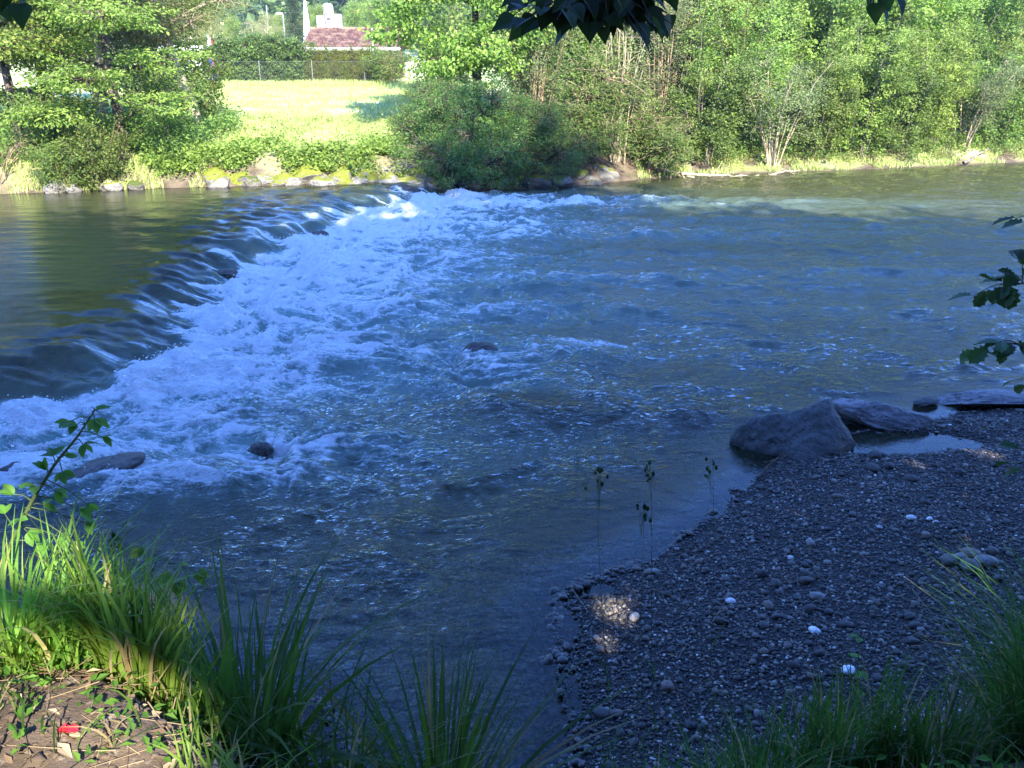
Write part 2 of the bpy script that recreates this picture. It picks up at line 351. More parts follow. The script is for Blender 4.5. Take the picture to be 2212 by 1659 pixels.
# ------------------------------------------------------------------ ground (one sheet)
gx = spaced([(-700, 50), (-200, 12), (-40, 1.0), (-14, 0.25), (-4, 0.06), (6, 0.12), (10, 0.4), (26, 1.5), (50, 12), (200, 50), (700,)])
gy = spaced([(-200, 20), (-40, 2), (-6, 0.25), (0.5, 0.05), (10, 0.12), (22, 0.22), (40, 0.5), (60, 2.5), (100, 12), (500, 50), (1200,)])
X, Y, Q = grid(gx, gy); Z = gz(X, Y); n_, f_ = sd_near(X, Y), Y - yfar(X)
z_beach = np.where(n_ > -3, 1, 0) * (1 - sstep(0.45, 0.75, Z + 0.15 * perlin(X * 3, Y * 3, 2)))
z_beach = np.where(f_ > -0.5, 0, np.maximum(z_beach, (n_ < 0) * 1.0))
z_mead = sstep(0.1, 1.0, f_ + 0.9 * perlin(X * 0.9, Y * 0.9, 4)) * sstep(0.5, -1.5, X + 3.5 - 0.12 * (Y - 26)); z_mead = np.maximum(z_mead, 0.75 * sstep(-.1, .9, fbm(X * 0.7, Y * 0.9, 6, 3) + .3) * sstep(3, 5, X) * sstep(0.1, .6, f_) * sstep(4.5, 2.5, f_))
z_mead = z_mead * np.where((X < -2.5) & (f_ < 4), 0.30 + 0.7 * sstep(1.0, 2.6, f_ + .7 * perlin(X * 1.3, Y * 1.3, 9)), 1.0); z_mead = np.where(Y > 50, 1.0, z_mead)
M['ground'], nt, out = new_mat('ground_soil'); g = NT(nt); v = g.pos()
va = g.voro(28, v); vb = g.voro(75, v)
peb = g.n('ValToRGB'); cr = peb.color_ramp; cr.interpolation = 'CONSTANT'
for p_, c_ in ((0.0, (0.10, 0.095, 0.09)), (0.25, (0.18, 0.17, 0.16)), (0.45, (0.075, 0.07, 0.07)), (0.6, (0.24, 0.22, 0.19)), (0.75, (0.15, 0.12, 0.09)), (0.9, (0.33, 0.32, 0.30))):
    e = cr.elements.new(p_) if p_ not in (0.0,) else cr.elements[0]
    e.position = p_; e.color = (*c_, 1)
g.l(g.math('FRACT', g.math('MULTIPLY', vb.outputs['Color'], 1.0)), peb.inputs[0])
grav = g.mix(g.smap(vb.outputs['Distance'], 0.25, 0.6), g.mix(0.6, peb.outputs[0], (0.02, 0.02, 0.02)), (0.015, 0.014, 0.013))  # shade between the pebbles put into the dark fill colour
soil = g.mix(g.smap(g.noise(3.0, 8, v), 0.35, 0.65), (0.050, 0.036, 0.025), (0.13, 0.095, 0.066)); soil = g.mix(g.smap(g.noise(30, 4, v), 0.58, 0.7), soil, (0.22, 0.18, 0.14))
mead = g.mix(g.smap(g.noise(0.7, 6, v), 0.35, 0.65), (0.28, 0.35, 0.08), (0.56, 0.58, 0.27)); mead = g.mix(g.smap(g.noise(9, 5, v), 0.5, 0.75), mead, (0.24, 0.25, 0.09))
c = g.mix(g.attr('beach'), soil, grav); c = g.mix(g.attr('meadow'), c, mead)
pz_ = g.n('SeparateXYZ'); g.l(v, pz_.inputs[0]); sub_ = g.math('MULTIPLY', g.attr('bed'), 1.0)      # algae-brown stones of the river bed
c = g.mix(g.math('MULTIPLY', sub_, 0.75), c, g.mix(g.smap(g.noise(4.5, 7, v, 0.65), 0.35, 0.65), (0.10, 0.085, 0.035), (0.24, 0.20, 0.085)))
h = g.math('ADD', g.math('MULTIPLY', g.math('MULTIPLY', g.math('SUBTRACT', 1.0, vb.outputs['Distance']), g.attr('beach')), 0.6), g.math('ADD', g.noise(14, 9, v, 0.7), g.math('MULTIPLY', g.noise(70, 5, v, 0.7), 0.5)))
g.l(g.bsdf(c, 0.85, 0.25, g.bump(h, 0.8, 0.02)).outputs[0], out.inputs[0])
tag(mesh_obj('ground', np.stack([X, Y, Z], 1), [Q], M['ground'], None, True, {'beach': z_beach, 'meadow': z_mead, 'bed': sstep(-1.6, -3.4, n_) * sstep(0.2, -0.3, f_)}), 'river bed, gravel shore, earth banks, sunny meadow and the hill behind', 'ground', kind='structure')

# ------------------------------------------------------------------ river water
xs = spaced([(-60, 1.5), (-26, 0.25), (-14, 0.06), (-9, 0.025), (4.5, 0.035), (9, 0.07), (18, 0.18), (30, 1.0), (70,)])
ys = [3.0]
while ys[-1] < 46: ys.append(ys[-1] + min(max(0.018, 0.0034 * ys[-1]), 0.10) if ys[-1] < 36 else ys[-1] + 0.6)
ys = np.array(ys)
X, Y, Q = grid(xs, ys)
Wz = wz(X, Y); n_ = sd_near(X, Y); xc, w_ = crest(Y); s1 = X - xc; s2 = s1 - w_
LL = np.interp(Y, [5, 7.2, 8.2, 9, 10, 12, 14, 16, 19, 22, 24, 25.5, 27, 29], [0.5, 1.4, 4.6, 4.2, 4.4, 6.0, 6.8, 8.2, 7.6, 8.2, 8.5, 7.5, 4.0, 2])
LL = LL * (1 + 0.35 * perlin(Y * 0.9, 1.7, 51) + 0.25 * perlin(Y * 2.1, X * 0.15, 52))
R = sstep(-0.25, 0.25, s2) * np.exp(-(np.maximum(s2, 0) / (LL * .92)) ** 1.35) * sstep(-0.6, -2.2, n_ + 0.8 * perlin(X * 0.7, Y * 0.7, 53)) * sstep(0.2, -1.0, Y - yfar(X))
def add_patch(dx, dy, rx, ry, k):
    p = on(dx, dy); return k * np.exp(-(((X - p[0]) / rx) ** 2 + ((Y - p[1]) / ry) ** 2))
P = add_patch(1270, 750, 0.9, 0.35, 0.6) + add_patch(1330, 868, 0.5, 0.16, 0.7) + add_patch(1440, 885, 0.45, 0.10, 0.6) + add_patch(1645, 890, 0.28, 0.12, 0.8)
P = P + add_patch(1090, 800, 0.5, 0.5, 0.4) + add_patch(1490, 715, 0.6, 0.4, 0.4) + add_patch(860, 428, 0.9, 0.5, 0.9) + add_patch(1230, 440, 2.2, 0.4, 0.5) + add_patch(1170, 445, 0.8, 0.3, 0.4) + add_patch(560, 965, 0.5, 0.25, 0.6)
P = P + add_patch(300, 1050, 1.3, 0.5, 0.55) + add_patch(700, 980, 1.0, 0.35, 0.45) + add_patch(480, 930, 0.9, 0.4, 0.4) + add_patch(620, 1040, 0.8, 0.25, 0.4) + add_patch(1000, 800, 1.2, 0.9, 0.3)
wx = X + 0.5 * fbm(X * 0.5, Y * 0.5, 61, 3); wy = Y + 0.45 * fbm(X * 0.5 + 9, Y * 0.5, 62, 3)
big = fbm(wx * 0.75, wy * 0.95, 63, 3); mid = ridged(wx * 1.6, wy * 2.2, 64, 4, 0.55); sm = ridged(wx * 5.5, wy * 8.0, 65, 3, 0.6)
fine = perlin(wx * 22, wy * 26, 66)
act = np.clip(R + 0.6 * P, 0, 1)
faract = sstep(-0.2, 1.0, s2) * sstep(0.0, -1.5, n_)
hgt = act * (0.21 * big + 0.12 * (mid - 0.35) + 0.045 * sm + 0.016 * fine)
hgt += faract * (1 - act) * (0.040 * big + np.interp(Y, [10, 16], [.034, .022]) * fbm(wx * 1.5, wy * 2.8, 67, 4) + np.interp(Y, [9, 14], [.016, .005]) * (ridged(wx * 2.6 + 0.6 * wy, wy * 4.2, 68, 3) - .4))
# tongues of water sliding over the sill boulders: lumps and streaks along the flow
sill = np.exp(-((s1 - 0.35 * w_) / (0.8 * w_)) ** 2) * sstep(0.1, -1.0, n_)
lump = fbm(X * 0.8, Y * 1.5, 71, 3); streak = perlin(s1 * 0.9 + 0.35 * Y, Y * 7.5, 72) * 0.5 + perlin(s1 * 1.4, Y * 16, 73) * 0.3
face = sstep(-1.0, -.4, s2) * sstep(.35, 0, s2) * sstep(0.1, -1.0, n_); glide = sstep(-2.2, -1.0, s2) * sstep(.2, -.4, s2); hgt += face * (0.07 * fbm(X * 1.6, Y * 2.3, 85, 3) + .014 * perlin(X * 5, Y * 7, 86))
hgt += sill * (0.07 * lump + 0.05 * fbm(s1 * .6, Y * 2.4 + .8 * perlin(X * .7, Y * .5, 95), 96, 3) + 0.05 * fbm(X * 1.1 + .5 * perlin(X, Y, 83), Y * 1.9 + 1.2 * perlin(X * .6, Y * .45, 84), 79, 2) + 0.019 * streak)
pool = sstep(-0.3, -2.5, s1); hgt += pool * (0.0065 * fbm(X * 0.7, Y * 3.8, 74, 3)) + (1 - pool) * sstep(0.6, -0.3, s1 - w_) * 0.012 * fbm(X * 1.2, Y * 3.4, 75, 3)
hgt += 0.16 * np.exp(-((X - 0.15) ** 2 / 1.1 + (Y - 9.78) ** 2 / 0.14)) + 0.12 * np.exp(-((X - 2.0) ** 2 / 0.55 + (Y - 9.55) ** 2 / 0.07))
calm = sstep(0.0, -0.5, n_) * sstep(0.0, -0.4, Y - yfar(X) + 0.2)
hgt = hgt * calm
Zw = Wz + hgt
depth = np.clip(Zw - gz(X, Y), 0, 3)
foam_glint = act * (0.88 + .22 * np.exp(-np.maximum(s2, 0) / 2.2)) + 1.0 * act * (mid - 0.42) + 0.30 * act * big + 0.22 * act * (sm - 0.4) - 0.25 * sstep(1.0, 0.2, act) * act
foam_glint = foam_glint * np.interp(Y, [7, 10, 13, 16], [1.22, 1.16, 1.02, 1.06]) - 0.42 * act * sstep(0.0, 0.55, fbm(X * 0.5, Y * 0.85, 81, 3)) * np.interp(Y, [12, 17], [1, .45]) + sill * (0.75 * np.clip(streak - .05, 0, 1) + .2 * np.clip(lump, 0, 1)) * sstep(-0.5, 0.8, s1 / w_)  # sill streaks: reflective sky glints painted as foam
glint_thr = np.clip(perlin(s1 * .5 + .25 * perlin(X, Y, 87), Y * 4.5 + .6 * perlin(X * .9, Y * .9, 88), 89) + .6 * perlin(s1 * .7, Y * 11, 90), 0, 1); gate = np.interp(Y, [9, 13, 15, 23], [.45, .8, 1.15, 1.15])  # pale threads painted on the sill face in place of sky reflection
foam_glint = foam_glint + face * gate * (1.05 * glint_thr + .12) + .30 * glide * gate * np.clip(glint_thr - .25, 0, 1)
aer = np.clip(R * 1.2 + 0.5 * P + face * gate * (.25 + .9 * glint_thr), 0, 1)  # real aeration in the rapids; face term paints in reflected sky brightness
keep = (Zw > gz(X, Y) - 0.12); kq = keep[Q].any(1)
M['water'], nt, out = new_mat('river_water'); g = NT(nt); v = g.pos()
va = g.scalev(v, 1.0, 1.9, 1.0)
b1 = g.noise(3.2, 5, va, 0.6, 0.4); b2 = g.noise(11, 4, va, 0.6, 0.3); b3 = g.noise(34, 3, va, 0.6)
hh = g.math('ADD', g.math('MULTIPLY', b1, 1.0), g.math('ADD', g.math('MULTIPLY', b2, 0.42), g.math('MULTIPLY', b3, 0.10)))
rough_w = g.attr('chop')
bp = g.n('Bump'); bp.inputs['Distance'].default_value = 0.09; g.l(hh, bp.inputs['Height']); g.l(rough_w, bp.inputs['Strength'])
aerf_glint = g.attr('aerated_glint')
body = g.mix(aerf_glint, (0.056, 0.062, 0.026), (0.16, 0.26, 0.23))  # pale body: aerated water, and painted sky brightness on the sill face
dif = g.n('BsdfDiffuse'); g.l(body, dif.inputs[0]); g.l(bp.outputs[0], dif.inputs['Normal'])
trn = g.n('BsdfTransparent'); trn.inputs[0].default_value = (0.80, 0.84, 0.72, 1)
dep = g.attr('depth'); opq = g.math('MAXIMUM', g.math('SUBTRACT', 1.0, g.math('POWER', 2.718, g.math('MULTIPLY', dep, -2.0))), aerf_glint)
m1 = g.n('MixShader'); g.l(opq, m1.inputs[0]); g.l(trn.outputs[0], m1.inputs[1]); g.l(dif.outputs[0], m1.inputs[2])
gl = g.n('BsdfGlossy'); gl.inputs['Roughness'].default_value = 0.025; g.l(bp.outputs[0], gl.inputs['Normal'])
fr = g.n('Fresnel'); fr.inputs[0].default_value = 1.34; g.l(bp.outputs[0], fr.inputs['Normal'])
m2 = g.n('MixShader'); g.l(fr.outputs[0], m2.inputs[0]); g.l(m1.outputs[0], m2.inputs[1]); g.l(gl.outputs[0], m2.inputs[2])
fv = g.scalev(v, 0.8, 1.5, 1.0); n1 = g.noise(5.5, 7, fv, 0.68, 1.2); n2 = g.noise(24, 5, fv, 0.7, 1.0)
fs = g.noise(7.0, 6, g.scalev(v, 0.28, 2.0, 1.0), 0.66, 0.8)
fz = g.math('ADD', g.math('ADD', g.attr('foam_glint'), g.math('MULTIPLY', g.math('SUBTRACT', fs, 0.5), 1.5)), g.math('ADD', g.math('MULTIPLY', g.math('SUBTRACT', n1, 0.5), 1.3), g.math('MULTIPLY', g.math('SUBTRACT', n2, 0.5), 0.65)))
ff = g.smap(fz, 0.45, 0.92, 0.0, 0.95)
fb = g.bump(g.math('ADD', n1, g.math('MULTIPLY', n2, 0.6)), 1.0, 0.10)
fo = g.bsdf(g.mix(ff, (0.45, 0.54, 0.54), (0.88, 0.90, 0.90)), 0.55, 0.3, fb)
m3 = g.n('MixShader'); g.l(ff, m3.inputs[0]); g.l(m2.outputs[0], m3.inputs[1]); g.l(fo.outputs[0], m3.inputs[2])
g.l(m3.outputs[0], out.inputs[0])
chop = 0.10 + np.interp(Y, [9, 15], [.62, .24]) * faract + 0.3 * act + 0.06 * sill
chop = chop * (0.5 + 0.5 * calm)
tag(mesh_obj('river_water', np.stack([X, Y, Zw], 1), [Q[kq]], M['water'], None, True, {'depth': depth, 'foam_glint': foam_glint, 'aerated_glint': aer, 'chop': chop}), 'green river sliding over a low sill into white rapids', 'river', kind='structure')

# ------------------------------------------------------------------ rocks
import bmesh
ICO = {}
def ico(sub):
    if sub not in ICO:
        bm = bmesh.new(); bmesh.ops.create_icosphere(bm, subdivisions=sub + 1, radius=1.0)
        ICO[sub] = (np.array([v.co[:] for v in bm.verts]), np.array([[v.index for v in f.verts] for f in bm.faces])); bm.free()
    return ICO[sub]
def n3(V, s, seed, octv=3): return (fbm(V[:, 0] * s + 3.1, V[:, 1] * s + V[:, 2] * s * 0.7, seed, octv) + fbm(V[:, 2] * s - 5.3, V[:, 0] * s * 0.8 - V[:, 1] * s, seed + 5, octv)) * 0.5
def rock_verts(sub, seed, cuts=9, lump=0.18, fine=0.04, flat=0.62):
    V, F = ico(sub); V = V.copy(); rng = np.random.default_rng(seed)
    for k in range(cuts):
        nrm = unit(rng.normal(size=3)); d = rng.uniform(flat, 0.95)
        V -= np.maximum(0, V @ nrm - d)[:, None] * nrm * 0.92
    D = unit(V)
    return V + D * (lump * n3(V, 1.3, seed) + fine * n3(V, 5.0, seed + 9, 4))[:, None], F
def rock(name, loc, size, seed, mat, sub=4, rz=0.0, label=None, cat='boulder', group=None, tilt=0.0, **k):
    V, F = rock_verts(sub, seed, **k); V = V * np.array(size)
    c, s = math.cos(tilt), math.sin(tilt); V = np.stack([V[:, 0] * c + V[:, 2] * s, V[:, 1], -V[:, 0] * s + V[:, 2] * c], 1)
    o = mesh_obj(name, V, [F], mat, None, True); o.location = [float(q) for q in loc]; o.rotation_euler = (0, 0, rz)
    return tag(o, label, cat, group)

# the big saddle-backed rock at the shore and the slabs beside it
V, F = ico(5); V = V.copy(); V = np.sign(V) * np.abs(V) ** 0.8
px = V[:, 0].copy(); t = (px + 1) / 2
top = np.interp(t, [0, .06, .15, .28, .42, .58, .72, .84, .93, 1], [.16, .27, .33, .31, .31, .38, .55, .68, .64, .42])
wid = np.interp(t, [0, .1, .3, .6, .85, 1], [.16, .27, .36, .46, .52, .42])
Vn = np.stack([px * 0.64, V[:, 1] * wid * (1 - 0.62 * np.maximum(V[:, 2], 0)) - 0.10 * t, np.where(V[:, 2] > 0, V[:, 2] * top, V[:, 2] * 0.35)], 1)
for nrm, d in (((0.62, -0.72, -0.3), 0.47), ((-.45, -.8, .35), 0.36), ((0.9, 0.1, 0.45), 0.58), ((-.1, -.62, .78), 0.27), ((.4, -.7, .6), 0.36)):
    nrm = unit(np.array(nrm)); Vn -= np.maximum(0, Vn @ nrm - d)[:, None] * nrm * 0.75
Vn += unit(Vn) * (0.035 * n3(Vn, 2.6, 5) + 0.016 * n3(Vn, 9, 6, 4))[:, None]
o = mesh_obj('boulder', Vn, [F], M['rock_shore'], None, True); o.location = (3.02, 8.80, 0.04); o.rotation_euler = (0, 0, -0.06)
tag(o, 'largest dark saddle-backed boulder rising from the shallows at the tip of the gravel shore', 'boulder')
rock('boulder', (4.30, 9.35, 0.0), (0.66, 0.32, 0.24), 23, M['rock_violet'], 5, -0.18, 'violet grey slab of rock leaning just right of the dark saddle-backed boulder', tilt=0.22, flat=0.45, cuts=12, lump=0.14, fine=0.05)
rock('boulder', (5.75, 10.02, 0.05), (1.0, 0.30, 0.13), 31, M['rock_violet'], 5, 0.06, 'long low pale slab between the gravel and the water at the right edge', flat=0.4, cuts=12, lump=0.12)
rock('boulder', (4.98, 9.95, 0.03), (0.18, 0.12, 0.06), 37, M['rock_shore'], 4, 0.4, 'small dark stone in the gap between the leaning slab and the long low slab')
# stones in the rapids
for (dx, dy, z, sx, sy, sz, sd, lab) in (
        (245, 1012, 0.02, 0.50, 0.26, 0.17, 41, 'flat dark wet boulder breaking the near rapids behind the bramble'),
        (1038, 752, 0.03, 0.28, 0.18, 0.13, 42, 'small wet stone alone in the middle of the white rapids'),
        (562, 966, 0.0, 0.15, 0.10, 0.09, 43, 'small brown stone under a splash in the near rapids'),
        (25, 1018, 0.02, 0.30, 0.2, 0.13, 44, 'dark wet stone in the rapids cut by the left edge'),
        (690, 500, 0.12, 0.26, 0.2, 0.16, 45, 'wet stone washed over at the foot of the sill near the far end'),
        (490, 583, 0.12, 0.30, 0.24, 0.18, 47, 'broad wet stone at the foot of the sill in mid river'),
        (375, 770, 0.12, 0.24, 0.2, 0.16, 48, 'wet stone at the foot of the sill where the white water turns left'),
        (868, 410, 0.22, 0.75, 0.4, 0.28, 51, 'smooth dark boulder at the far end of the sill with a splash beside it')):
    p = on(dx, dy, z); rock('wet_stone', (p[0], p[1], z - (0.12 if z > .1 else 0.03)), (sx * .9, sy * .9, sz * .9), sd, M['rock_wet'], 5, 0.1 * (sd % 7), lab, 'stone', lump=0.14)

# riprap along the far bank: (display x, display y of its middle, z, width in display px, look, label)
RIP = [(372, 385, 62, 'm', 'yellow mossy boulder at the left end of the boulder row'), (405, 398, 50, 'b', 'pale stone below the leftmost mossy boulders'), (440, 388, 58, 'm', 'rounded mossy boulder under the nettles'),
       (470, 396, 46, 'd', 'dim mossy stone left of a bare white stone'), (503, 392, 52, 'b', 'bare white stone at the waterline under the leafy plants'), (545, 394, 50, 'm', 'low mossy stone between two pale stones on the waterline'),
       (600, 384, 78, 'm', 'widest round mossy boulder on the sunny waterline'), (572, 397, 44, 'b', 'small pale stone at the left foot of the widest mossy boulder'), (646, 397, 56, 'b', 'tan stone at the waterline right of the widest mossy boulder'), (660, 374, 70, 'm', 'tilted yellow mossy block above the tan waterline stone'),
       (635, 358, 52, 'm', 'mossy block at the foot of the meadow path'), (690, 396, 60, 'm', 'half mossy stone in the middle of the waterline'), (712, 378, 54, 'b', 'white slab tipped over a dark hollow'), (725, 399, 44, 'b', 'cream pebble-shaped stone low on the waterline'),
       (752, 369, 58, 'b', 'broad white slab overhanging a shadowed gap'), (745, 392, 60, 'm', 'mossy stone supporting the broad white slab'), (790, 392, 64, 'b', 'smooth tan boulder on the waterline left of the sill end'), (806, 372, 72, 'b', 'long pale boulder at the right end of the sunny meadow'),
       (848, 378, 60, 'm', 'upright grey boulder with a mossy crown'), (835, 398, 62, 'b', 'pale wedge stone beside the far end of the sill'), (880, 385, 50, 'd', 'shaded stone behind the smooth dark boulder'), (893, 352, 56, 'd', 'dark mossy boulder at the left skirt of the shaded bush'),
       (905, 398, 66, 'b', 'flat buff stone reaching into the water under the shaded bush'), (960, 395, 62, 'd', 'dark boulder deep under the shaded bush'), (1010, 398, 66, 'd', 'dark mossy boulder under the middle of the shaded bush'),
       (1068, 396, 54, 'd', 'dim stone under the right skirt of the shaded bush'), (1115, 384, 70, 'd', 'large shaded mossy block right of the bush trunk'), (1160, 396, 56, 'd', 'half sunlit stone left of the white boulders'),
       (1215, 393, 46, 'b', 'grey stone at the foot of the pale willow bush'), (1262, 382, 46, 'm', 'white boulder with a yellow moss cap'), (1308, 372, 44, 'b', 'upright bare white boulder beside the pale stems'), (1330, 385, 62, 'b', 'flat chalky boulder at the foot of the pale stems'), (1290, 398, 46, 'b', 'sunlit white stone sloping into the water'),
       (60, 405, 44, 'b', 'white stone on the grassy shore by the left edge'), (100, 406, 36, 'b', 'second white stone on the grassy shore by the left edge'), (175, 404, 40, 'b', 'pale stone in front of the dark overhanging bush'), (225, 402, 32, 'd', 'dark stone under the overhanging bush')]
for k, (dx, dy, wd, look, lab) in enumerate(RIP):
    rg = np.random.default_rng(500 + k)
    z = 0.25 if dx > 850 else 0.75
    z = z + (400 - dy) * 0.0135
    p = on(dx, dy, z); x = p[0]; y = max(p[1], float(yfar(x)) - 0.05); 
    if dx < 260: y = float(yfar(x)) + 0.25
    y = float(yfar(x)) + np.clip((402 - dy) * 0.035, 0.0, 1.7)
    wd_m = wd * 1024 / 2212 / FPX * y / 1.05
    z = 4 + ray(dx, dy)[2] / ray(dx, dy)[1] * y
    sz = wd_m * rg.uniform(0.30, 0.42)
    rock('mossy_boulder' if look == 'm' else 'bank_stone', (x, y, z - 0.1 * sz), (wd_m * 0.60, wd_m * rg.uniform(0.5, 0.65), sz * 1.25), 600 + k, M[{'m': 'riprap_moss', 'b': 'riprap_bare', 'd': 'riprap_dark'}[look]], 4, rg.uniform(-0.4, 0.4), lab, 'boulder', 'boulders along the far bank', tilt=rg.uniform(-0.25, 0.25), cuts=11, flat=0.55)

# gravel: beyond counting, one object; the biggest stones are things
def pebble_field(name, P, S, mats_tone, rng, sub, mat):
    V0, F0 = ico(sub); N = len(P)
    a = rng.uniform(0, 2 * math.pi, N); sx = S * rng.uniform(0.8, 1.25, N); sy = S * rng.uniform(0.6, 0.95, N); sz = S * rng.uniform(0.42, 0.75, N)
    pw = 0.85; B = unit(np.sign(V0) * np.abs(V0) ** pw)
    jit = 1 + rng.normal(0, 0.10, (N, len(V0), 1))
    L = B[None] * np.stack([sx, sy, sz], 1)[:, None] * jit
    ty = rng.normal(0, 0.22, N)[:, None]; L = np.stack([L[..., 0], L[..., 1] * np.cos(ty) - L[..., 2] * np.sin(ty), L[..., 1] * np.sin(ty) + L[..., 2] * np.cos(ty)], -1)
    ca, sa = np.cos(a)[:, None], np.sin(a)[:, None]
    V = np.stack([L[..., 0] * ca - L[..., 1] * sa, L[..., 0] * sa + L[..., 1] * ca, L[..., 2]], -1) + P[:, None]
    F = (F0[None] + np.arange(N)[:, None, None] * len(V0)).reshape(-1, 3)
    return mesh_obj(name, V.reshape(-1, 3), [F], mat, None, True, fattrs={'tone': np.repeat(mats_tone, len(F0))})
M['pebble'], nt, out = new_mat('pebble_stone'); g = NT(nt); t_ = g.attr('tone'); rp = g.n('ValToRGB'); cr = rp.color_ramp; cr.interpolation = 'LINEAR'
for k, (p_, c_) in enumerate(((0.0, (0.032, 0.030, 0.028)), (0.3, (0.070, 0.062, 0.053)), (0.5, (0.125, 0.110, 0.092)), (0.62, (0.17, 0.13, 0.095)), (0.72, (0.21, 0.195, 0.17)), (0.9, (0.33, 0.295, 0.24)), (1.0, (0.44, 0.43, 0.40)))):
    e = cr.elements.new(p_) if k not in (0,) else cr.elements[0]
    e.position = p_; e.color = (*c_, 1)
g.l(t_, rp.inputs[0]); f_n = g.noise(60, 4, g.pos()); pz = g.n('SeparateXYZ'); g.l(g.pos(), pz.inputs[0])
pc = g.mix(g.smap(f_n, 0.35, 0.7), rp.outputs[0], g.mix(0.5, rp.outputs[0], (0.03, 0.03, 0.03)))
wetf = g.smap(pz.outputs[2], 0.015, 0.055); pc = g.mix(wetf, g.mix(0.55, pc, (0.01, 0.01, 0.01)), pc)
g.l(g.bsdf(pc, g.smap(wetf, 0, 1, 0.25, 0.7), 0.4).outputs[0], out.inputs[0])
rng = np.random.default_rng(7)
def beach_points(N, lo, xr=(-0.2, 7.4), yr=(3.3, 10.6), nmax=5):
    x = rng.uniform(*xr, N); y = rng.uniform(*yr, N); n = sd_near(x, y); z = gz(x, y)
    k = (n > lo) & (n < nmax) & (z < 0.62)
    return np.stack([x[k], y[k], z[k]], 1)
Pa = beach_points(75000, -0.05); Pb = beach_points(5200, -0.5); Pc = beach_points(300, -0.25); Pd = beach_points(20000, -1.9, (-2.0, 2.0), (3.2, 7)); Pd = Pd[sd_near(Pd[:, 0], Pd[:, 1]) < 0]
P = np.vstack([Pa, Pb, Pc, Pd]); S = np.concatenate([rng.uniform(0.006, 0.015, len(Pa)), rng.gamma(4, 0.0032, len(Pb)) + 0.010, rng.gamma(4, 0.0055, len(Pc)) + 0.018, rng.gamma(4, 0.0042, len(Pd)) + 0.006])
S = np.minimum(S, 0.06); P[:, 2] += S * 0.28
tone = np.clip(rng.beta(1.3, 1.7, len(P)), 0, 0.93); tone[rng.random(len(P)) < 0.004] = 0.96; tone[S > .02] *= .85
tag(pebble_field('gravel', P, S, tone, rng, 1, M['pebble']), 'bed of rounded grey and brown river pebbles on the near shore', 'gravel', kind='stuff')
STN = [(1765, 1288, 0.060, 0.72, 'round grey stone, largest on the open middle of the gravel'), (1832, 1447, 0.055, 0.99, 'white stone above the grass tuft on the gravel'), (1708, 1205, 0.036, 1.0, 'white stone alone on the upper middle of the gravel'),
       (1900, 1138, 0.030, 1.0, 'left one of three white stones on the upper right gravel'), (1968, 1118, 0.045, 0.95, 'middle one of three white stones on the upper right gravel'), (2008, 1120, 0.03, 0.97, 'right one of three white stones on the upper right gravel'),
       (1370, 1333, 0.050, 0.9, 'pale stone in the sunlit spot at the gravel tip'), (1660, 1307, 0.05, 0.62, 'tan stone left of the large round grey stone'), (1760, 1362, 0.045, 0.98, 'pale flat stone below the large round grey stone'), (1578, 1298, 0.04, 0.97, 'light flat stone toward the gravel tip'),
       (2052, 1210, 0.085, 0.45, 'brown stone at the left of the small stone heap'), (2095, 1222, 0.10, 0.4, 'dark flat stone at the front of the small stone heap'), (2098, 1196, 0.085, 0.62, 'rusty stone at the back of the small stone heap'), (2130, 1212, 0.09, 0.72, 'grey stone at the right of the small stone heap'), (2075, 1203, 0.06, 0.75, 'smaller grey stone in the middle of the heap'),
       (1890, 983, 0.085, 0.1, 'dark flat stone standing in the small pool'), (1885, 1010, 0.08, 0.2, 'dark stone on the near rim of the small pool'), (1300, 1540, 0.06, 0.3, 'first of two dark stones at the water edge near the bottom'), (1330, 1542, 0.045, 0.35, 'second of two dark stones at the water edge near the bottom'), (1965, 1330, 0.05, 0.2, 'dark round stone on the right of the open gravel')]
for k, (dx, dy, r, tn, lab) in enumerate(STN):
    z = 0.12
    for _ in range(3): p = on(dx, dy, z); z = max(gz1(p[0], p[1]), -0.02) + r * 0.3
    V, F = rock_verts(3, 900 + k, cuts=3, lump=0.10, fine=0.0, flat=0.8); V = V * np.array([r, r * 0.75, r * 0.5])
    o = mesh_obj('shore_stone', V, [F], M['pebble'], None, True, fattrs={'tone': np.full(len(F), tn)}); o.location = [float(q) for q in p]; o.rotation_euler = (0.05, 0.08, k * 0.7)
    tag(o, lab, 'stone', 'large stones on the gravel')

# flung drops and froth beads above the white water
rng = np.random.default_rng(17); N = 26000; yy_ = rng.uniform(7.6, 26.5, N); xx_ = crest(yy_)[0] + crest(yy_)[1] + rng.gamma(1.3, 1.5, N) - .15
ix_ = np.clip(np.searchsorted(xs, xx_), 0, len(xs) - 1); iy_ = np.clip(np.searchsorted(ys, yy_), 0, len(ys) - 1); gi = iy_ * len(xs) + ix_
k = (foam_glint[gi] > 0.75) & (sd_near(xx_, yy_) < -.8) & (rng.random(N) < .5); gi = gi[k]; N = len(gi)
C = np.stack([X[gi], Y[gi], Zw[gi]], 1) + np.stack([rng.normal(0, .05, N), rng.normal(0, .05, N), np.minimum(rng.gamma(1.0, .020, N), .18)], 1)
V0, F0 = ico(0); r_ = rng.gamma(3, .0016, N) + .0012; V = (C[:, None] + V0[None] * r_[:, None, None] * np.array([1.3, 1, .8])).reshape(-1, 3)
M['froth'] = plain_mat('froth', (0.85, 0.88, 0.88), 0.3, 0.5, 0.02)
tag(mesh_obj('water_spray', V, [(F0[None] + np.arange(N)[:, None, None] * len(V0)).reshape(-1, 3)], M['froth'], None, True), 'white drops and froth thrown up by the rapids', 'spray', kind='stuff')

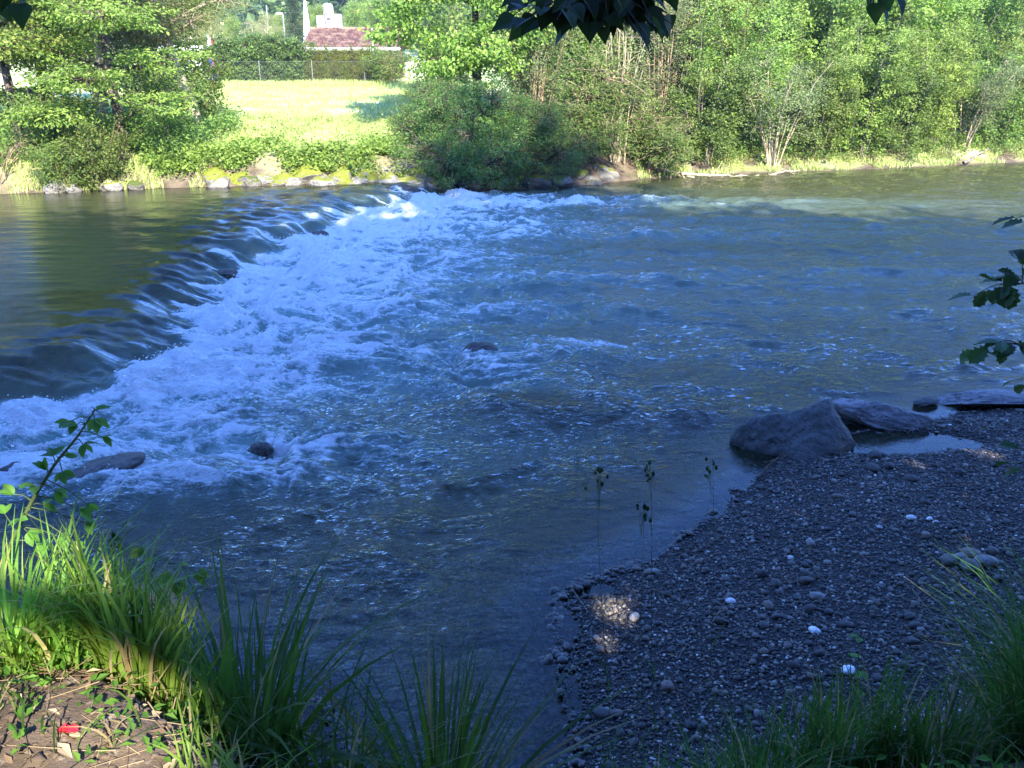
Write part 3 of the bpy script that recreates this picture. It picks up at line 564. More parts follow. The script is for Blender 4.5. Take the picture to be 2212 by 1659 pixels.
# ------------------------------------------------------------------ trees and shrubs
def cut_ray(C, pts):                       # gaps in the near canopy where sun flecks come through
    k = np.ones(len(C), bool)
    for (p, r) in pts:
        d = C - np.array(p); t_ = d @ SDIR; k &= np.linalg.norm(d - t_[:, None] * SDIR, axis=1) > r
    return k
def crown_mesh(name, clusters, outdirs, rng, per, crad, flat, L, mat, parent, droop=0.2, wid=0.5, up=0.6, lmin=0.6, cull=None, inner=0.0):
    N = len(clusters)
    off = rng.normal(size=(N, per, 3)) * np.array([1, 1, flat]) * (crad if np.ndim(crad) == 0 else crad[:, None, None])
    C = (clusters[:, None] + off).reshape(-1, 3); out_ = np.repeat(outdirs, per, 0)
    tone_c = rng.uniform(0.0, 0.85, N); tone = np.clip(np.repeat(tone_c, per) + rng.normal(0, 0.17, N * per), 0, 0.9)
    if cull is not None: k = cull(C); C, out_, tone = C[k], out_[k], tone[k]
    V, F = leaf_quads(C, L * rng.uniform(lmin, 1.25, len(C)), rng, out_, droop, wid, up)
    return mesh_obj(name, V, F, mat, parent, False, fattrs={'tone': tone})
def ell_clusters(blobs, n, rng, shell=0.5):
    vol = np.array([b[3] * b[4] * b[5] for b in blobs]) ** 0.75; pick = rng.choice(len(blobs), n, p=vol / vol.sum()); B = np.array(blobs, float)[pick]
    d = unit(rng.normal(size=(n, 3))); r = (shell + (1 - shell) * rng.random(n)) ** 0.7
    r = r * (1 + 0.36 * perlin(np.arctan2(d[:, 1], d[:, 0]) * 2.2 + pick * 3.1, d[:, 2] * 2.5, 99))
    return B[:, :3] + d * B[:, 3:6] * r[:, None], d
def limbs_to(mb, base, hubs, r0, rng, sides=7, r1=0.025):
    for h in hubs:
        h = np.asarray(h, float); t_ = np.linspace(0, 1, 7)[:, None]
        mid_ = (base + h) / 2 + rng.normal(0, 0.12, 3) * np.linalg.norm(h - base); mid_[2] += 0.08 * np.linalg.norm(h - base)
        pts = (1 - t_) ** 2 * base + 2 * t_ * (1 - t_) * mid_ + t_ ** 2 * h
        mb.add(*tube(pts, np.linspace(r0, r1, 7), sides))
def make_tree(name, seed, trunk, tr, blobs, ncl, per, crad, flat, L, leaf, bark, lab=None, cat='tree', shell=0.45, tw=0.012, **kw):
    rng = np.random.default_rng(seed); root = empty(name)
    mb = MB(); trunk = np.array(trunk, float); k = len(trunk)
    tt = np.linspace(0, k - 1, 4 * k); pts = np.stack([np.interp(tt, np.arange(k), trunk[:, a]) for a in range(3)], 1)
    pts[:, 0] += 0.04 * perlin(tt * 1.3, 0.5, seed); rad = np.linspace(tr, tr * 0.3, len(pts)); rad[:2] *= np.array([1.5, 1.15])
    mb.add(*tube(pts, rad, 10))
    cl, od = ell_clusters(blobs, ncl, rng, shell)
    hubs = np.array([b[:3] for b in blobs], float)
    att = [pts[np.argmin(np.linalg.norm(pts - (h - np.array([0, 0, 0.35 * np.linalg.norm(h - pts[len(pts) // 2])])), axis=1))] for h in hubs]
    for a, h in zip(att, hubs): limbs_to(mb, a, [h], tr * 0.42, rng)
    nodes = np.vstack([hubs, pts[len(pts) // 3:], (np.array(att) + hubs) / 2]); nn = np.argmin(((cl[:, None] - nodes[None]) ** 2).sum(-1), 1)
    mid_ = (cl + nodes[nn]) / 2 + rng.normal(0, 0.12, cl.shape)
    mb.add(*twigs(nodes[nn], mid_, tw * 1.5, tw)); mb.add(*twigs(mid_, cl + od * 0.3, tw, tw * 0.4))
    mb.build('trunk', M[bark], root, True)
    crown_mesh('crown', cl, od, rng, per, crad, flat, L, M[leaf], root, **kw)
    return root
def make_shrub(name, seed, nst, h, spread, per, crad, L, leaf, bark, start=0.3, base_r=0.35, rs=0.03, ncl=9, flat=0.7, bare=0, lean=(0, 0), **kw):
    rng = np.random.default_rng(seed); root = empty(name); mb = MB(); CL = []; OD = []
    for s in range(nst + bare):
        a = rng.uniform(0, 2 * math.pi); rr = math.sqrt(rng.random()); b = np.array([math.cos(a), math.sin(a), 0]) * base_r * rr
        H = h * rng.uniform(0.62, 1.05); tip = np.array([math.cos(a) * spread * rr + lean[0], math.sin(a) * spread * rr + lean[1], H * (1 - 0.18 * rr)])
        t_ = np.linspace(0, 1, 9)[:, None]; ctrl = b + np.array([0, 0, H * 0.55]) + (tip - b) * np.array([0.25, 0.25, 0]) + rng.normal(0, 0.12, 3)
        pts = (1 - t_) ** 2 * b + 2 * t_ * (1 - t_) * ctrl + t_ ** 2 * tip; pts += rng.normal(0, 0.025, pts.shape) * t_
        r = rs * rng.uniform(0.6, 1.25); mb.add(*tube(pts, np.linspace(r, r * 0.25, 9), 5))
        m = 7 if s >= nst else ncl
        tc = np.sort(rng.uniform(start if s < nst else 0.3, 1.0, m)); ax = np.stack([np.interp(tc * 8, np.arange(9), pts[:, q]) for q in range(3)], 1)
        od = unit(rng.normal(size=(m, 3)) + np.array([math.cos(a), math.sin(a), 0.35]) * 0.9); ln = rng.uniform(0.25, 0.95, m)[:, None] * (1.15 - 0.55 * tc[:, None]) * h / 5
        en = ax + od * ln; mb.add(*twigs(ax, en, r * 0.35, r * 0.1))
        if s < nst: CL.append(en); OD.append(od)
        else:
            e2 = np.repeat(en, 3, 0) + rng.normal(0, 0.22, (m * 3, 3)); mb.add(*twigs(np.repeat((ax + en) / 2, 3, 0), e2, r * 0.16, r * 0.05))
    mb.build('trunk', M[bark], root, True)
    if CL: crown_mesh('crown', np.concatenate(CL), np.concatenate(OD), rng, per, crad, flat, L, M[leaf], root, **kw)
    return root
FIRST = set()
def put(proto, x, y, s=1.0, rz=0.0, label=None, cat=None, group=None, z=None, sz=None):
    """the first call moves the built plant itself, later ones copy it and its parts"""
    if proto.name in FIRST:
        r = proto.copy(); COL.objects.link(r)
        for ch in proto.children: c = ch.copy(); COL.objects.link(c); c.parent = r
    else: r = proto; FIRST.add(proto.name)
    r.location = (x, y, (gz1(x, y) - 0.06) if z is None else z); r.scale = (s, s, s if sz is None else sz); r.rotation_euler = (0, 0, rz)
    return tag(r, label, cat, group)

# --- left bank group
def dset(d): return d
ash = make_tree('riverside_tree', 11, [(0, 0, 0), (0.05, 0, 1.6), (-0.08, 0.1, 3.4), (0.05, 0.1, 5.5), (0, 0, 9.5)], 0.17,
    [(-1.5, -0.9, 1.7, 1.5, 1.2, .45), (1.2, -0.9, 2.1, 1.3, 1.2, .4), (-0.4, -1.5, 2.9, 1.4, 1.1, .4), (1.5, -.3, 3.5, 1.3, 1.3, .5), (-1.7, 0, 3.9, 1.6, 1.4, .6), (.3, -1.1, 4.9, 1.7, 1.4, .6), (-1.2, .4, 5.8, 1.7, 1.5, .8), (1.1, .3, 6.4, 1.7, 1.5, .8), (0, 0, 7.8, 2, 1.8, 1.1), (0, 0, 9.3, 1.4, 1.4, 1.0)],
    430, 42, 0.24, 0.34, 0.15, 'leaf_bright', 'bark_brown', shell=0.3, droop=0.5, up=0.9, wid=0.45)
put(ash, -11.18, 26.18, 1.0, 0.2, 'tree with thin dark trunk and tiered sprays of leaves leaning over the pool', 'tree', 'trees on the left far bank', sz=.78)
put(ash, -14.2, 26.5, 0.95, 2.2, 'bright layered tree at the left edge above the bare brown brush', 'tree', 'trees on the left far bank', sz=.78)
put(ash, -16.75, 29.15, 1.1, 4.1, 'taller layered tree rising behind the left edge', 'tree', 'trees on the left far bank', sz=.8)
will = make_tree('leaning_willow', 12, [(0, 0, 0), (-0.22, 0, 1.7), (-0.62, 0, 3.4), (-0.9, 0.1, 5.2), (-0.8, 0, 8.2)], 0.27,
    [(-1.6, -.4, 4.2, 1.5, 1.3, .8), (.4, -.7, 4.6, 1.3, 1.1, .7), (-2.8, 0, 5.3, 1.5, 1.3, .9), (-.6, -.7, 5.7, 1.7, 1.3, .9), (1.2, .2, 5.5, 1.1, 1.0, .7), (-1.3, .2, 7.2, 2, 1.7, 1.2), (.5, 0, 7, 1.5, 1.4, 1), (-.6, 0, 8.6, 1.6, 1.5, 1)],
    420, 46, 0.26, 0.75, 0.11, 'leaf_yellow', 'bark_pale', shell=0.25, droop=0.5, wid=0.3)
put(will, -10.6, 31.06, 0.95, 0.0, 'leaning pale-barked tree with thick trunk and feathery yellow green leaves', 'tree', 'trees on the left far bank', sz=.78)
put(will, -13.99, 31.27, 1.05, 2.6, 'feathery yellow green tree standing behind the tiered tree', 'tree', 'trees on the left far bank', sz=.8)
back = make_tree('broad_tree', 13, [(0, 0, 0), (.1, 0, 3), (0, .1, 6), (0, 0, 10.5)], 0.24,
    [(-1.4, -.6, 3.2, 1.7, 1.6, 1), (1.5, -.5, 3.4, 1.6, 1.5, 1), (0, -1.3, 4.6, 1.9, 1.5, 1.1), (-1.9, .2, 5.6, 1.8, 1.6, 1.2), (1.8, .2, 6, 1.8, 1.6, 1.2), (0, .3, 7.4, 2.2, 2, 1.3), (-.9, -.5, 8.8, 1.7, 1.6, 1.1), (.8, 0, 9.6, 1.7, 1.6, 1.2)],
    520, 40, 0.30, 0.6, 0.15, 'leaf_bright', 'bark_brown', shell=0.4, droop=0.3, wid=0.75)
put(back, -13.0, 33.2, 0.8, 0.5, 'dark rounded tree filling the gap between the two left trunks', 'tree', 'trees on the left far bank', sz=.66)
put(back, -16.5, 33.0, 0.9, 1.9, 'tall rounded tree far back at the left edge', 'tree', 'trees on the left far bank')
put(back, -19.72, 27.56, 1.0, 3.0, 'tree mostly outside the left edge', 'tree', 'trees on the left far bank')
# --- shrubs
hazel = make_shrub('leafy_bush', 21, 16, 3.4, 1.6, 30, 0.17, 0.11, 'leaf_mid', 'twig', 0.12, 0.5, 0.022, 15, wid=0.7, up=0.7)
put(hazel, -10.97, 28.83, 0.9, 0.3, 'green bush with pale sprays at the left rim of the meadow', 'bush', 'bushes on the far bank')
put(hazel, -11.24, 32.01, 0.95, 1.3, 'taller green bush behind the left rim of the meadow', 'bush', 'bushes on the far bank')
put(hazel, -11.55, 25.18, 0.62, 2.0, 'low shaded bush drooping into the pool under the tiered tree', 'bush', 'bushes on the far bank')
put(hazel, -13.04, 25.55, 0.66, 3.1, 'rounded low bush left of the drooping shaded bush', 'bush', 'bushes on the far bank')
put(hazel, -10.18, 26.5, 0.55, 4.4, 'small bush at the right foot of the tiered tree', 'bush', 'bushes on the far bank')
brush = make_shrub('bare_brush', 22, 0, 2.0, 2.0, 0, 0.1, 0.1, 'leaf_mid', 'twig', 0.3, 0.7, 0.024, 8, bare=26)
put(brush, -14.42, 24.7, 0.85, 0.0, 'tangle of bare brown branches at the left edge above the water', 'brush', 'bare brush on the far bank')
# --- centre
maple = make_tree('bright_maple', 14, [(0, 0, 0), (0.1, 0, 2.5), (0, .1, 5), (.1, 0, 10)], 0.22,
    [(-2.6, -.6, 3.9, 1.5, 1.3, .8), (-1.3, -1.4, 2.7, 1.4, 1.2, .8), (.8, -1.6, 3.1, 1.6, 1.2, .9), (2.2, -.6, 4, 1.6, 1.4, 1), (-1.9, -.9, 5.4, 1.7, 1.4, .9), (.3, -1.5, 5.2, 1.8, 1.4, 1), (-2.9, 0, 6.6, 1.6, 1.4, 1), (1.9, .1, 6.3, 1.8, 1.6, 1.1), (-.6, -.6, 7.4, 2.1, 1.7, 1.2), (0, 0, 9.3, 2.1, 2, 1.3)],
    560, 44, 0.27, 0.5, 0.16, 'leaf_bright', 'bark_brown', shell=0.4, droop=0.3, wid=0.8, up=0.8)
put(maple, -1.3, 33.0, 0.88, 0.0, 'bright broad-leaved tree at the right rim of the meadow, overlapping the tiled roof', 'tree', 'trees on the middle far bank', sz=.95)
put(maple, 1.6, 37.5, 0.9, 2.0, 'bright broad-leaved tree behind the brown-stemmed thicket', 'tree', 'trees on the middle far bank', sz=.75)
dome = make_tree('dome_bush', 15, [(0, 0, 0), (.1, 0, 1), (0, 0, 2.6)], 0.12,
    [(0, 0, 1.9, 1.9, 1.5, 1.6), (-1.5, -.3, 1.3, 1.4, 1.2, 1.2), (1.5, -.2, 1.3, 1.4, 1.2, 1.2), (-.6, -1.2, 1.1, 1.4, 1.0, 1.0), (.8, -1.2, 1.0, 1.4, 1, .95), (-1, 0, 2.7, 1.3, 1.1, .9), (.7, .1, 3.0, 1.3, 1.1, .8)],
    560, 46, 0.15, 0.7, 0.085, 'leaf_olive', 'bark_brown', cat='bush', shell=0.45, droop=0.25, wid=0.55)
put(dome, -1.25, 28.0, 0.86, 0.0, 'large dark dome-shaped bush hanging over the boulders', 'bush', 'bushes on the far bank', z=0.05)
put(dome, 0.65, 28.6, 0.68, 2.1, 'shaded bush at the right flank of the large dome-shaped bush', 'bush', 'bushes on the far bank', z=0.15)
put(dome, -2.6, 30.4, 0.60, 4.0, 'rounded bush at the meadow edge left of the large dome-shaped bush', 'bush', 'bushes on the far bank')
wlow = make_tree('willow_bush', 16, [(0, 0, 0), (.05, 0, .8), (0, 0, 2)], 0.08,
    [(0, 0, 1.2, 1.2, 1, .9), (-.9, -.2, .9, .9, .8, .7), (1, -.2, .9, .9, .8, .7), (0, -.7, .7, 1, .7, .6), (.3, .2, 2, 1, .9, .8)],
    300, 46, 0.15, 0.6, 0.10, 'leaf_mid', 'twig', cat='bush', shell=0.35, droop=0.1, wid=0.42)
put(wlow, 2.1, 29.6, 1.0, 0.0, 'pale grey green willow bush left of the pale bare stems', 'bush', 'bushes on the far bank')
wtall = make_shrub('stemmy_willow', 23, 20, 6.6, 2.1, 42, 0.22, 0.10, 'leaf_willow', 'twig', 0.12, 0.7, 0.030, 17, wid=0.36, bare=2)
put(wtall, 0.6, 33.2, 1.0, 0.0, 'tall grey green willow with many brown stems above the dome-shaped bush', 'tree', 'trees on the middle far bank')
put(wtall, 5.4, 33.8, 1.05, 2.3, 'tall willow thicket right of the pale bare stems', 'tree', 'trees on the middle far bank')
stems = make_shrub('pale_stemmed_shrub', 24, 5, 5.4, 0.95, 22, 0.17, 0.09, 'leaf_yellow', 'bark_pale', 0.4, 0.34, 0.026, 9, bare=11)
put(stems, 3.5, 30.7, 1.0, 0.0, 'clump of tall pale bare stems standing on the far shore', 'shrub')
put(brush, 4.9, 31.9, 0.95, 1.6, 'fan of bare brown branches right of the pale stems', 'brush', 'bare brush on the far bank')
put(hazel, -2.7, 46.0, 1.7, 0.4, 'dark bush standing beyond the maple at the right end of the roof', 'bush', 'bushes on the far bank')
put(wlow, 4.7, 30.9, 0.95, 2.0, 'pale willow bush right of the pale bare stems', 'bush', 'bushes on the far bank')
put(wlow, 3.0, 30.9, 1.25, 4.0, 'taller pale willow bush behind the pale bare stems', 'bush', 'bushes on the far bank')
put(hazel, 3.3, 35.5, 1.35, 2.7, 'leafy bush filling the gap behind the pale bare stems', 'bush', 'bushes on the far bank')
put(hazel, 1.2, 35.0, 1.3, 0.9, 'leafy bush behind the tall grey green willow', 'bush', 'bushes on the far bank')
put(hazel, 5.8, 36.5, 1.35, 4.9, 'leafy bush behind the willow thicket right of the pale stems', 'bush', 'bushes on the far bank')
put(hazel, -12.3, 24.75, 0.5, 5.2, 'small bush dipping its leaves into the pool', 'bush', 'bushes on the far bank')
# --- right thicket
alder = make_shrub('alder_thicket', 25, 15, 5.2, 1.6, 46, 0.155, 0.115, 'leaf_mid', 'bark_grey', 0.06, 0.5, 0.024, 20, wid=0.65, up=0.7)
alderb = make_shrub('alder_thicket', 26, 18, 6.0, 1.9, 44, 0.16, 0.12, 'leaf_bright', 'bark_grey', 0.06, 0.55, 0.024, 20, wid=0.65, up=0.7)
fan = make_shrub('fan_willow', 27, 14, 4.6, 2.2, 46, 0.20, 0.10, 'leaf_willow', 'bark_pale', 0.4, 0.25, 0.035, 13, wid=0.4)
RB = [(fan, 9.3, 1.7, .95, 0, 'willow with a fan of pale stems at its foot on the right far bank', 'shrub'), (alder, 6.6, 2.2, .85, 1, 'first leafy alder right of the bare brush', 'shrub'), (alderb, 8.0, 3.2, .9, 2, 'alder with a straight pale trunk left of the fan willow', 'shrub'),
      (alder, 11.0, 2.4, .8, 3, 'alder just right of the fan willow', 'shrub'), (alderb, 12.7, 2.3, .82, 4, 'second alder right of the fan willow', 'shrub'), (alder, 14.3, 2.4, .85, 5, 'alder above the grassy shore in the middle of the right thicket', 'shrub'),
      (alderb, 15.9, 2.7, .8, .5, 'alder above the small gap in the right thicket', 'shrub'), (fan, 17.4, 2.4, .85, 1.5, 'willow with leaning stems near the right edge', 'shrub'), (alder, 18.9, 2.7, .85, 2.5, 'alder over the dark hollow near the right edge', 'shrub'), (alderb, 20.6, 2.8, .9, 3.5, 'alder cut by the right edge', 'shrub'), (alder, 22.4, 3.0, .9, 0.2, 'alder just beyond the right edge', 'shrub')]
for (pr, x, dy, s, rz, lab, ct) in RB: put(pr, x, float(yfar(x)) + dy - 1.0, s, rz, lab, ct, 'shrubs of the right thicket')
RB2 = [(alderb, 7.2, 5.6, 1.15, 1.1), (alder, 9.6, 5.4, 1.25, 2.4), (alderb, 12.0, 5.6, 1.2, 3.9), (alder, 14.2, 5.8, 1.3, 5.1), (alderb, 16.6, 5.6, 1.25, .3), (alder, 18.8, 6, 1.3, 1.9), (alderb, 21.3, 6, 1.3, 3.3)]
L2 = ['left end', 'top of the fan willow', 'first alder right of the fan willow', 'middle alder', 'small gap', 'leaning willow', 'right edge']
for (pr, x, dy, s, rz), lb in zip(RB2, L2): put(pr, x, float(yfar(x)) + dy, s, rz, 'taller second-row alder behind the ' + lb + ' of the thicket', 'shrub', 'second row of the right thicket')
for k, (x, dy, s, rz) in enumerate([(5.2, 8.5, .78, 1), (8.8, 9.0, .74, 2), (12.4, 9.2, .78, 3), (16.6, 9.4, .76, 4), (20.8, 9.5, .78, 5), (25.5, 8, .8, .4)]):
    put(back, x, float(yfar(x)) + dy, s, rz, ['leftmost', 'second', 'third', 'fourth', 'fifth', 'rightmost'][k] + ' broad tree from the left in the back row of the right thicket', 'tree', 'back row of the right thicket')

# ------------------------------------------------------------------ driftwood and bank growth
def driftwood(pts, r, label, mat='bark_pale', side=5, seed=0):
    rg = np.random.default_rng(seed); pts = np.array(pts, float); k = len(pts); tt = np.linspace(0, k - 1, 5 * k)
    P = np.stack([np.interp(tt, np.arange(k), pts[:, a]) for a in range(3)], 1) + rg.normal(0, r * 0.35, (5 * k, 3)); mb = MB(); mb.add(*tube(P, np.linspace(r, r * 0.3, len(P)), 7))
    for q in range(side):
        i = rg.integers(2, len(P) - 3); d = unit(rg.normal(size=3) + np.array([0, 0, .5])); e = P[i] + d * r * rg.uniform(5, 14); m_ = (P[i] + e) / 2 + rg.normal(0, r, 3)
        mb.add(*tube([P[i], m_, e], np.array([r * .4, r * .3, r * .1]), 5))
    return tag(mb.build('driftwood', M[mat], None, True), label, 'driftwood')
def shore_pt(dx, dy, dz=0.0): 
    p = on(dx, dy, 0.25); y = max(p[1], float(yfar(p[0])) - 0.2); x = ray(dx, dy)[0] / ray(dx, dy)[1] * y
    return np.array([x, y, 4 + ray(dx, dy)[2] / ray(dx, dy)[1] * y + dz])
driftwood([shore_pt(1365, 348), shore_pt(1430, 366), shore_pt(1500, 383)], 0.07, 'bleached branch sloping to the water right of the pale stems', seed=1)
driftwood([shore_pt(1470, 376), shore_pt(1560, 380), shore_pt(1650, 381)], 0.06, 'long pale log lying flat along the waterline', seed=2, side=2)
driftwood([shore_pt(1650, 381), shore_pt(1690, 371), shore_pt(1728, 369)], 0.045, 'short crooked pale branch on the waterline under the fan willow', seed=3, side=3)
driftwood([shore_pt(1400, 362), shore_pt(1470, 375)], 0.05, 'thin dry branch tucked behind the bleached branch', seed=6, side=6)
driftwood([shore_pt(2080, 360, .1), shore_pt(2150, 325, .3), shore_pt(2200, 308, .5)], 0.06, 'leaning bare branch at the right end of the far shore', 'bark_grey', seed=4)
p0, p1 = on(1640, 1030, 0.03), on(1700, 975, 0.18)
driftwood([p0, (p0 + p1) / 2 + [0, 0, .04], p1], 0.014, 'dead twig lodged against the dark saddle-backed boulder', 'bark_brown', seed=5, side=8)

rng = np.random.default_rng(31)
def scatter(N, x0, x1, f0, f1, keep=None):
    x = rng.uniform(x0, x1, N); f = rng.uniform(f0, f1, N); y = yfar(x) + f
    if keep is not None: k = keep(x, y, f); x, y = x[k], y[k]
    return np.stack([x, y, gz(x, y)], 1)
def grass_obj(name, B, H, mat, label, w=0.02, bend=(0.2, 0.8), seg=3, tone=(0.1, 0.8), old=0.0):
    V, F, s_ = blades(B, H, rng, bend, w, seg); t_ = rng.uniform(*tone, len(B)); t_[rng.random(len(B)) < old] = 0.98
    o = mesh_obj(name, V, F, mat, None, False, fattrs={'tone': np.tile(t_, s_)}); return tag(o, label, 'grass', kind='stuff')
B = scatter(60000, -20, -1, 2.5, 30, lambda x, y, f: (x < -4.2 + 0.14 * (y - 30)) & (y < 54))
pat = 0.5 + 0.5 * fbm(B[:, 0] * 0.5, B[:, 1] * 0.5, 88, 3); 
grass_obj('meadow_grass', B, 0.05 + 0.22 * np.clip(pat, 0, 1) * rng.uniform(0.4, 1.2, len(B)) + 0.18 * (B[:, 1] > 50), M['grass_far'], 'sunlit yellow green meadow grass sloping up to the fence', 0.03)
B = np.vstack([scatter(12000, 4.2, 27, 0.1, 2.0), scatter(6000, -19, -8.8, 0.0, 1.4)])
B = B[fbm(B[:, 0] * 0.9, B[:, 1] * 0.9, 89, 3) > -0.12]
grass_obj('bank_grass', B, rng.uniform(0.07, 0.27, len(B)), M['grass_far'], 'straw coloured grass along the far waterline', 0.03)
def weeds(name, B, per, crad, h, L, leaf, label, **kw):
    od = unit(rng.normal(size=(len(B), 3)) + [0, -0.4, 1.0]); root = crown_mesh(name, B + np.array([0, 0, 1.0]) * (rng.random(len(B)) * h)[:, None], od, rng, per, crad, 0.55, L, M[leaf], None, **kw)
    return tag(root, label, 'plants', kind='stuff')
B = scatter(1100, -10.4, -3.2, 0.45, 2.6, lambda x, y, f: (fbm(x * .6, y * .6, 90, 3) + 0.25 * (f < 1.8) + 0.3 * (f < 1.4) + 0.6 * (x < -7.6) - 0.3 * (np.abs(x + 5.8) < 1.2) + .25 * (np.abs(x + 3.9) < .9) > 0.24))
weeds('undergrowth', B, 26, 0.16, 0.28, 0.12, 'leaf_bright', 'leafy nettles growing above the boulders at the foot of the meadow', wid=0.6, up=0.9)
B = np.vstack([scatter(1500, -20, -9.4, 0.7, 9, lambda x, y, f: (x < -9.4 - 0.25 * f + 1.5)), scatter(1500, -1.2, 5, 2.2, 9), scatter(4600, 4, 27, 1.1, 12)])
weeds('undergrowth', B, 24, 0.18, 0.7, 0.13, 'leaf_mid', 'shaded weeds and brambles under the far bank trees', wid=0.55)
B = scatter(1500, -10.5, -3.0, 0.8, 10, lambda x, y, f: fbm(x * .7, y * .9, 93, 3) > -.05)
weeds('meadow_weeds', B, 14, 0.20, 0.10, 0.09, 'leaf_yellow', 'low yellowish weeds creeping down the sunny slope', wid=0.6, up=1.6)
B = scatter(700, 4.2, 26, 0.5, 2.6, lambda x, y, f: fbm(x * .8, y * .8, 92, 2) > 0.05)
weeds('undergrowth', B, 24, 0.14, 0.3, 0.10, 'leaf_yellow', 'yellowish low plants on the right far shore', wid=0.4)

# ------------------------------------------------------------------ beyond the meadow: hedge, fence, house
def gat(dx, dy, Y): p = at(dx, dy, Y); return p
HY = 53.5
hedge_p = make_tree('hedge_shrub', 41, [(0, 0, 0), (0, 0, 1)], 0.06, [(0, 0, 1.1, .75, .7, .9), (-.3, 0, 1.8, .6, .6, .6), (.35, 0, 1.7, .6, .6, .6), (0, -.2, .6, .7, .6, .6)], 170, 40, 0.12, 0.8, 0.13, 'leaf_olive', 'bark_brown', shell=0.5, wid=0.6)
HL = ['at the left end behind the sign pole', 'second from the left end', 'third from the left end', 'with the brightest top left of centre', 'in the middle of the left half', 'left of the yellow flowers', 'just left of the house', 'last before the columnar conifers']
for k, dx in enumerate([478, 502, 528, 555, 582, 608, 632, 655]):
    p = gat(dx, 188, HY); put(hedge_p, p[0], HY + 0.2 * math.sin(k * 2), 1.0, k * 1.3, 'clipped green hedge shrub ' + HL[k], 'hedge', 'hedge shrubs along the meadow', z=2.0, sz=(1.22, 1.08, 1.16, 1.26, 1.2, 1.24, 1.14, 1.05)[k])
thj = make_tree('columnar_conifer', 42, [(0, 0, 0), (0, 0, 1.6)], 0.05, [(0, 0, .5, .42, .42, .6), (0, 0, 1.1, .36, .36, .55), (0, 0, 1.65, .22, .22, .45)], 150, 40, 0.08, 1.6, 0.10, 'thuja', 'bark_brown', shell=0.5, droop=-1.2, wid=0.35)
for k, (dx, s) in enumerate([(672, 1.0), (694, .97), (712, 1.06), (728, 1.0), (748, .98), (768, 1.05), (784, 1.02), (800, 1.08), (818, 1.0)]):
    p = gat(dx, 186, HY); put(thj, p[0], HY + 0.15 * math.sin(k), 1.0 * s, k * 2.1, 'yellow green columnar conifer, ' + ['first', 'second', 'third', 'fourth', 'fifth', 'sixth', 'seventh', 'eighth', 'ninth'][k] + ' from the left under the tiled roof', 'conifer', 'columnar conifers under the roof', z=2.05)
put(hazel, gat(838, 186, 52)[0], 52.0, 0.75, 1.1, 'dark green bush at the right end of the fence', 'bush', z=2.0)
mp = plain_mat('galvanised_steel', (0.17, 0.18, 0.18), 0.5, 0.4); M['steel'] = mp
fence = empty('chain_link_fence', (-12, 52.2, 2.1)); tag(fence, 'grey chain-link fence with thin posts in front of the hedge', 'fence')
fx = [gat(d, 188, 52.2)[0] for d in (462, 562, 658, 677 + 0, 789, 850)]
fx = [gat(d, 188, 52.2)[0] for d in (468, 564, 677, 789, 900)]
for x in fx:
    mb = MB(); mb.add(*tube([(x + 12, 0, -.1), (x + 12, 0, 1.38)], np.array([.016, .016]), 8)); mb.build('post', mp, fence, True)
S0, S1, st = fx[0] + 12, fx[-1] + 12, 0.11
s_ = np.arange(S0 - 1.3, S1, st); A0 = np.stack([s_, 0 * s_, 0 * s_ + .02], 1); A1 = A0 + np.array([1.3, 0, 1.3])
ok = (s_ > S0) & (s_ + 1.3 < S1); 
mb = MB(); mb.add(*twigs(A0[ok], A1[ok], .001, .001)); C0, C1 = A0[ok] + np.array([1.3, .006, 0]), A0[ok] + np.array([0, .006, 1.3]); mb.add(*twigs(C0, C1, .001, .001)); mb.build('wire_mesh', mp, fence)
mb = MB(); mb.add(*tube([(S0, 0, 1.34), (S1, 0, 1.34)], np.array([.004, .004]), 5)); mb.build('top_wire', mp, fence)

# house with the tiled roof: eave at eye level
M['tile'], nt, out = new_mat('roof_tile'); g = NT(nt); v = g.obj(); br = g.n('TexBrick'); br.inputs['Scale'].default_value = 1.0
br.inputs['Brick Width'].default_value = 0.24; br.inputs['Row Height'].default_value = 0.34; br.inputs['Mortar Size'].default_value = 0.035; br.inputs['Color1'].default_value = (0.185, 0.082, 0.050, 1); br.inputs['Color2'].default_value = (0.110, 0.056, 0.038, 1); br.inputs['Mortar'].default_value = (0.05, 0.03, 0.03, 1); g.l(v, br.inputs['Vector'])
tc_ = g.mix(g.smap(g.noise(2.2, 6, v), 0.42, 0.66), br.outputs['Color'], (0.24, 0.15, 0.10)); tc_ = g.mix(g.smap(g.noise(1.1, 4, v), 0.60, 0.70), tc_, (0.09, 0.05, 0.05))
g.l(g.bsdf(tc_, 0.85, 0.2).outputs[0], out.inputs[0])
M['white_paint'] = plain_mat('white_paint', (0.78, 0.78, 0.76), 0.5, 0.4, 0.05)
M['plaster'] = plain_mat('white_plaster', (0.70, 0.69, 0.66), 0.8, 0.2, 0.08)
M['wood_red'] = plain_mat('red_brown_boards', (0.15, 0.065, 0.04), 0.8, 0.2)
M['dark_metal'] = plain_mat('dark_metal', (0.06, 0.06, 0.065), 0.5, 0.4)
M['window_glass'] = plain_mat('window_glass', (0.03, 0.04, 0.05), 0.08, 0.6)
hx0, hx1 = gat(650, 105, 62)[0], gat(862, 105, 62)[0]; EZ = gat(700, 104, 62)[2]; RZ = gat(700, 63, 65.2)[2]
house = empty('tiled_house', (hx0, 62.0, 2.1)); tag(house, 'low house with weathered red tiled roof and white eave behind the conifers', 'house')
wdt = hx1 - hx0; e_ = EZ - 2.1; r_ = RZ - 2.1
mb = MB(); mb.add(*box((wdt / 2, 3.2, e_ / 2 - .05), (wdt - .9, 5.6, e_ - .1)))
